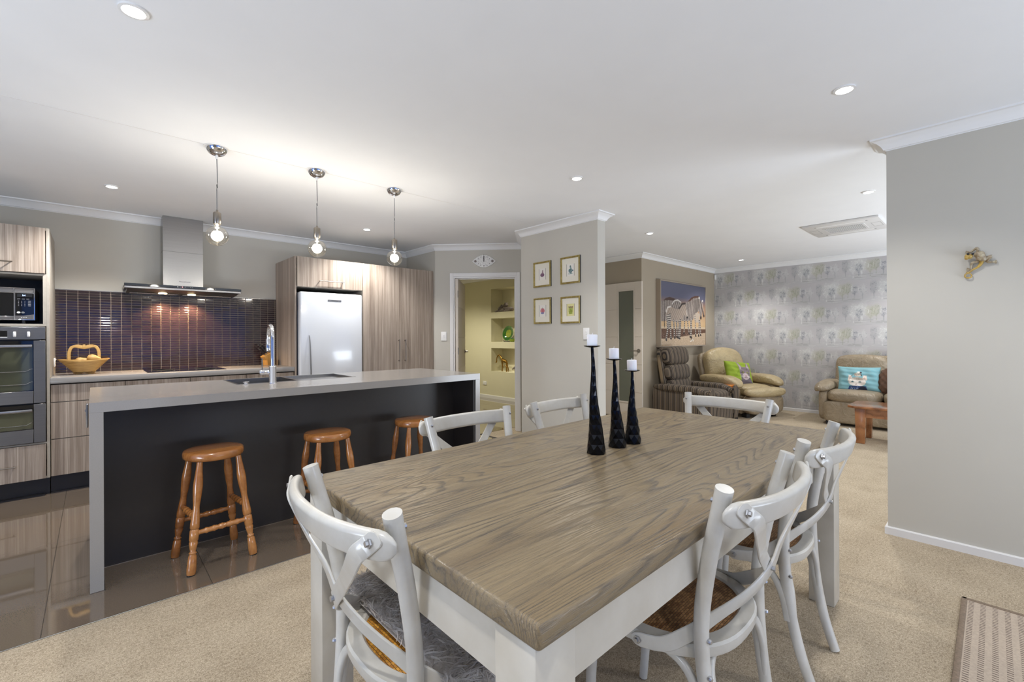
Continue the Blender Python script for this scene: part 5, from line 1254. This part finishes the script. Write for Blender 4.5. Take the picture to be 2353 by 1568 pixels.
    line(im, [(.09, .48), (.07, .62), (.075, .70)], .014, (66, 54, 48))
    return np.clip(im, 0, 255)
t = thing('canvas_picture', 'large framed photograph of zebras on the living room wall', 'picture', (7.05, 3.47, 1.58))
ZX0, ZX1, ZZ0, ZZ1 = 6.265, 7.838, 1.062, 2.095
b = B()
for a in ((ZX0, ZX0+.018, ZZ0, ZZ1), (ZX1-.018, ZX1, ZZ0, ZZ1), (ZX0+.018, ZX1-.018, ZZ0, ZZ0+.018), (ZX0+.018, ZX1-.018, ZZ1-.018, ZZ1)): box(b, a[0], a[1], 3.432, 3.508, a[2], a[3], .001)
part('frame', b, 'champagne', t)
cgrid('photo_print', lambda u, v: np.c_[ZX0+.019+(ZX1-ZX0-.038)*u, np.full_like(u, 3.440), ZZ0+.019+(ZZ1-ZZ0-.038)*v], 260, 170, zebra(), 'paint', t)

def rel(name, bm, m, t, uv=None, smooth=True):
    o = part(name, bm, m, t, smooth, False)
    if uv is not None:
        me = o.data; l = me.uv_layers.new(name='UVMap')
        for lp in me.loops:
            co = me.vertices[lp.vertex_index].co; l.data[lp.index].uv = uv(co)
    return o
# striped recliner
t = thing('recliner_chair', 'dark striped fabric recliner armchair under the zebra picture', 'armchair', (6.38, 2.965, 0), pi-.07)
ux = lambda co: (co.x, co.z); uy = lambda co: (co.y, co.z)
for s in (-1, 1):
    b = B(); prism(b, [(-.43, .03), (-.45, .34), (-.43, .47), (.26, .47), (.38, .43), (.43, .34), (.44, .03)], s*.40, s*.27, lambda y, z, h: (h, y, z), .015); rel('side_panel', b, 'stripe', t, uy, 40)
    b = B(); puff(b, (s*.335, -.02, .495), (.19, .86, .10), 3.2, 9, None, lambda p: Vector((p.x, p.y, p.z-.30*max(0, p.y-.22)**1.25*1.3))); rel('arm_pad', b, 'stripe', t, uy)
    b = B(); puff(b, (s*.335, .425, .30), (.15, .05, .46), 3.5, 6); rel('arm_front', b, 'stripe', t, ux)
b = B(); puff(b, (0, .06, .40), (.55, .72, .18), 4, 8); rel('seat_cushion', b, 'stripe', t, ux)
b = B(); puff(b, (0, .40, .22), (.53, .09, .36), 4.5, 8); rel('footrest', b, 'stripe', t, lambda co: (co.x+co.z*.15, co.z))
b = B(); box(b, -.27, .27, -.38, .38, .05, .32, .01); rel('base', b, 'stripe', t, ux, 40)
back = Matrix.Translation((0, -.26, .45)) @ Matrix.Rotation(.17, 4, 'X')
b = B(); puff(b, (0, -.06, .30), (.60, .09, .66), 6, 8, back); rel('back_shell', b, 'stripe', t, ux)
b = B(); puff(b, (0, .02, .06), (.55, .15, .20), 3.4, 8, back); rel('lumbar_roll', b, 'stripe', t, ux)
b = B(); puff(b, (0, .03, .25), (.57, .17, .25), 3.4, 8, back); rel('back_cushion', b, 'stripe', t, ux)
b = B(); puff(b, (0, .035, .49), (.59, .19, .28), 3.4, 8, back); rel('headrest', b, 'stripe', t, ux)
# wrinkled leather helper
def wr(amp=.010, f=16, ph=0):
    def g(p): return p+p.normalized()*amp*(math.sin(p.x*f+ph+math.sin(p.z*f*.7)*1.3)*.6+math.sin(p.z*f*.8+p.x*5+ph*2)*.4)
    return g
t = thing('leather_recliner', 'cream tan leather recliner armchair between the striped recliner and patterned wallpaper', 'armchair', (7.60, 2.80, 0), pi-.45)
for s in (-1, 1):
    b = B(); puff(b, (s*.39, -.02, .28), (.17, .80, .44), 5, 8); rel('arm_side', b, 'leather2', t)
    def arm(p): return Vector((p.x*(1+.15*max(0, p.y)), p.y, p.z-.5*max(0, p.y-.18)**1.5))+Vector((math.sin(p.y*34)*.004, 0, 0))
    b = B(); puff(b, (s*.39, .02, .545), (.25, .84, .15), 2.8, 12, None, arm); rel('arm_pad', b, 'leather', t)
b = B(); puff(b, (0, .10, .39), (.60, .74, .19), 3.2, 12, None, wr(.006, 22)); rel('seat_cushion', b, 'leather', t)
b = B(); puff(b, (0, .50, .385), (.74, .22, .15), 2.6, 14, None, wr(.006, 40)); rel('footrest_top', b, 'leather', t)
b = B(); puff(b, (0, .46, .20), (.68, .20, .30), 4, 10, None, wr(.004, 16)); rel('footrest_front', b, 'leather2', t)
b = B(); box(b, -.33, .33, -.36, .36, .05, .32, .02, 2); rel('base', b, 'leather2', t, None, 40)
b = B()
for x in (-.25, .25): 
    for y in (-.3, .38): box(b, x-.03, x+.03, y-.05, y+.05, .001, .055)
rel('glide', b, 'black', t, None, 40)
back = Matrix.Translation((0, -.30, .42)) @ Matrix.Rotation(.24, 4, 'X')
b = B(); puff(b, (0, -.07, .27), (.80, .10, .60), 6, 8, back); rel('back_shell', b, 'leather2', t)
b = B(); puff(b, (0, .04, .31), (.74, .26, .62), 3., 14, back, wr(.012, 13, 1)); rel('back_cushion', b, 'leather', t)
# leather sofa
t = thing('leather_sofa', 'taupe leather two seat sofa against the patterned wallpaper', 'sofa', (7.86, 1.00, 0), pi/2)
b = B(); puff(b, (0, .38, .185), (1.26, .13, .30), 8, 8); rel('front_panel', b, 'leather2', t)
b = B(); box(b, -.60, .60, -.40, .36, .06, .33, .02, 2); rel('base', b, 'leather2', t, None, 40)
for s in (-1, 1):
    b = B(); puff(b, (s*.64, .0, .27), (.13, .82, .46), 5, 8); rel('arm_side', b, 'leather2', t)
    b = B(); puff(b, (s*.655, .03, .525), (.25, .80, .14), 2.7, 12, None, lambda p, s=s: Vector((p.x, p.y+math.sin(p.x*60)*.004, p.z-.35*max(0, p.y-.2)**1.3-.5*max(0, s*p.x-.03)))); rel('arm_pad', b, 'leather2', t)
    b = B(); puff(b, (s*.315, .10, .395), (.63, .74, .19), 3.4, 12, None, wr(.005, 18)); rel('seat_cushion', b, 'leather2', t)
    b = B(); puff(b, (s*.315, -.27, .70), (.635, .25, .56), 4.6, 12, Matrix.Rotation(.1, 4, 'X'), wr(.009, 12, s)); rel('back_cushion', b, 'leather2', t)
b = B(); puff(b, (0, -.38, .58), (1.27, .12, .72), 8, 8); rel('back_frame', b, 'leather2', t)
b = B()
for x in (-.58, .58):
    for y in (-.34, .36): box(b, x-.025, x+.025, y-.025, y+.025, .001, .06)
rel('foot', b, 'black', t, None, 40)
# cushions
def cushion(name, label, loc, rot, w, h, th, img, backm, group=None):
    t = thing(name, label, 'cushion', loc); t.rotation_euler = rot
    def pos(sg):
        def f(u, v):
            X_, Z_ = 2*u-1, 2*v-1; bl = (np.clip(1-X_**4, 0, 1)*np.clip(1-Z_**4, 0, 1))**.5
            wv = .004*np.sin(X_*9+Z_*5)*bl+.003*np.sin(Z_*17+X_*3)*bl
            return np.c_[X_*w/2*(1-.05*(1-Z_**2)*abs(X_)), sg*(th/2*bl+wv), Z_*h/2*(1-.05*(1-X_**2)*abs(Z_))]
        return f
    n = 90; cgrid('cover_front', pos(-1), n, int(n*h/w), img, 'clothprint', t, False)
    im = canvas(4, 4, backm); cgrid('cover_back', pos(1), 24, 24, im, 'clothprint', t, False)
    return t
im = canvas(150, 120, (140, 162, 46))
for k in range(9): line(im, [(RNG.uniform(0, .9), RNG.uniform(0, 1)), (RNG.uniform(.1, 1), RNG.uniform(0, 1))], .015, (122, 146, 38), .6)
g1, g2, g3 = (134, 120, 122), (88, 76, 80), (206, 186, 184)
poly(im, [(.44, 1.), (.50, .62), (.80, .60), (1., 1.)], (104, 94, 100)); poly(im, [(.38, .02), (.45, .06), (.60, .34), (.47, .50)], g1); poly(im, [(.76, .02), (.80, .0), (.90, .48), (.70, .34)], g1); poly(im, [(.42, .08), (.54, .34), (.48, .42)], g3, .7); poly(im, [(.78, .08), (.84, .38), (.74, .34)], g3, .7)
ell(im, .66, .52, .20, .26, g1); ell(im, .66, .66, .13, .14, g3, .8)
for k in range(4): line(im, [(.56+.06*k, .32), (.59+.045*k, .45)], .012, g2, .8)
for x in (.57, .75): ell(im, x, .50, .045, .035, g2); ell(im, x, .50, .03, .024, (176, 172, 90)); ell(im, x, .50, .010, .022, (20, 18, 18))
ell(im, .66, .64, .025, .018, (150, 96, 92)); line(im, [(.62, .72), (.66, .69), (.70, .72)], .010, g2)
for s in (-1, 1):
    for k in range(3): line(im, [(.66+s*.05, .67), (.66+s*.2, .62+.05*k)], .006, (230, 226, 226), .8)
    for k in range(4): line(im, [(.66+s*.17, .44+.07*k), (.66+s*.11, .47+.06*k)], .014, g2, .8)
cushion('cat_cushion', 'lime green cushion with a grey tabby cat on the cream recliner', (7.46, 2.76, .635), (-.42, .10, -.62), .44, .40, .14, im, (140, 162, 46))
im = canvas(170, 120, (132, 178, 184))
for k in range(14): a = RNG.uniform(0, .9); c0 = RNG.uniform(0, 1); line(im, [(a, c0), (a+.12, c0+.08)], .02, (104, 172, 184), .5)
for sg, x in ((-1, .30), (1, .62)):
    poly(im, [(x-.07, .62) if sg < 0 else (x-.07, .60), (x-.04 if sg < 0 else x-.01, .36), (x+.01 if sg < 0 else x+.06, .38), (x+.07, .56)], (226, 208, 192)); poly(im, [(x-.03, .56), (x-.02 if sg < 0 else x+.01, .42), (x+.03, .54)], (196, 160, 146), .7)
ell(im, .455, .64, .20, .19, (230, 220, 208)); ell(im, .455, .52, .15, .06, (196, 184, 168), .8)
for k in range(5): line(im, [(.38+.035*k, .48), (.40+.027*k, .56)], .008, (150, 138, 126), .7)
for x in (.35, .52): ell(im, x, .64, .036, .03, (120, 108, 100)); ell(im, x, .64, .028, .024, (110, 156, 160)); ell(im, x, .64, .010, .02, (20, 22, 26))
ell(im, .435, .73, .018, .014, (150, 100, 96)); line(im, [(.40, .775), (.435, .755), (.475, .775)], .007, (110, 90, 86))
poly(im, [(.24, .98), (.28, .80), (.66, .80), (.70, .98)], (52, 76, 122)); 
for k in range(26): ell(im, RNG.uniform(.28, .56), RNG.uniform(.82, .95), .007, .010, (206, 216, 232))
poly(im, [(.44, .98), (.54, .82), (.62, .80), (.70, .98)], (40, 44, 60))
ell(im, .47, .34, .085, .075, (214, 204, 188)); ell(im, .53, .25, .04, .045, (60, 56, 56)); line(im, [(.53, .26), (.56, .40)], .02, (70, 64, 62)); line(im, [(.36, .36), (.30, .42)], .014, (120, 110, 100)); ell(im, .49, .24, .03, .035, (226, 220, 208))
for k in range(12): ell(im, RNG.uniform(.40, .53), RNG.uniform(.30, .38), .008, .012, (130, 112, 96))
cushion('cat_cushion', 'pale blue cushion printed with a white kitten wearing a blue bow on the sofa', (7.70, 1.27, .630), (-.20, 0, -pi/2+.16), .47, .34, .12, im, (132, 178, 184))
t = thing('ruched_cushion', 'brown ruched velvet cushion on the sofa beside the kitten cushion', 'cushion', (7.72, .86, .62)); t.rotation_euler = (-.25, 0, -pi/2-.1)
b = B(); puff(b, (0, 0, 0), (.42, .15, .38), 2.8, 26, None, lambda p: p*(1+.035*math.sin(p.x*75)*math.sin(p.z*75)))
rel('cover', b, 'browncloth', t)
# coffee table
t = thing('coffee_table', 'low orange brown timber coffee table in front of the sofa', 'table', (6.64, .55, 0))
b = B(); r = .055; o = [(6.345, -.15), (6.935, -.15), (6.935, 1.10), (6.88, 1.165), (6.40, 1.165), (6.345, 1.10)]
prism(b, o, .400, .425, lambda x, y, h: (x, y, h), .006); tp = part('table_top', b, 'rimu', t, 40)
for x in (6.385, 6.80):
    for y, sg in ((1.05, 1), (-.09, -1)):
        b = B(); prism(b, [(-.045, .001), (.035, .001), (.045, .399), (-.055, .399)], -.004, .074, lambda p, z, h, x=x, y=y, sg=sg: (x+h, y-p*sg*-1, z), .004); part('leg', b, 'rimu', t)
b = B(); box(b, 6.40, 6.42, -.06, 1.01, .30, .399); part('apron', b, 'rimu', t)
b = B(); box(b, 6.85, 6.87, -.06, 1.01, .30, .399); part('apron', b, 'rimu', t)
b = B(); box(b, 6.46, 6.80, 1.05, 1.07, .30, .399); part('apron', b, 'rimu', t)
# small side table between the two recliners
t = thing('side_table', 'small orange pine side table between the two recliners', 'side table', (6.935, 2.75, 0))
sx0, sx1, sy0, sy1 = 6.845, 7.005, 2.65, 2.85
b = B(); box(b, sx0, sx1, sy0, sy1, .485, .505, .006, 2); part('table_top', b, 'pine', t)
for x in (sx0+.022, sx1-.022):
    for y in (sy0+.022, sy1-.022): b = B(); box(b, x-.012, x+.012, y-.012, y+.012, .001, .484, .002); part('leg', b, 'pine', t)
for a in ((sx0+.036, sx1-.036, sy0+.016, sy0+.026), (sx0+.036, sx1-.036, sy1-.026, sy1-.016), (sx0+.016, sx0+.026, sy0+.036, sy1-.036), (sx1-.026, sx1-.016, sy0+.036, sy1-.036)): b = B(); box(b, *a, .43, .484); part('apron', b, 'pine', t)
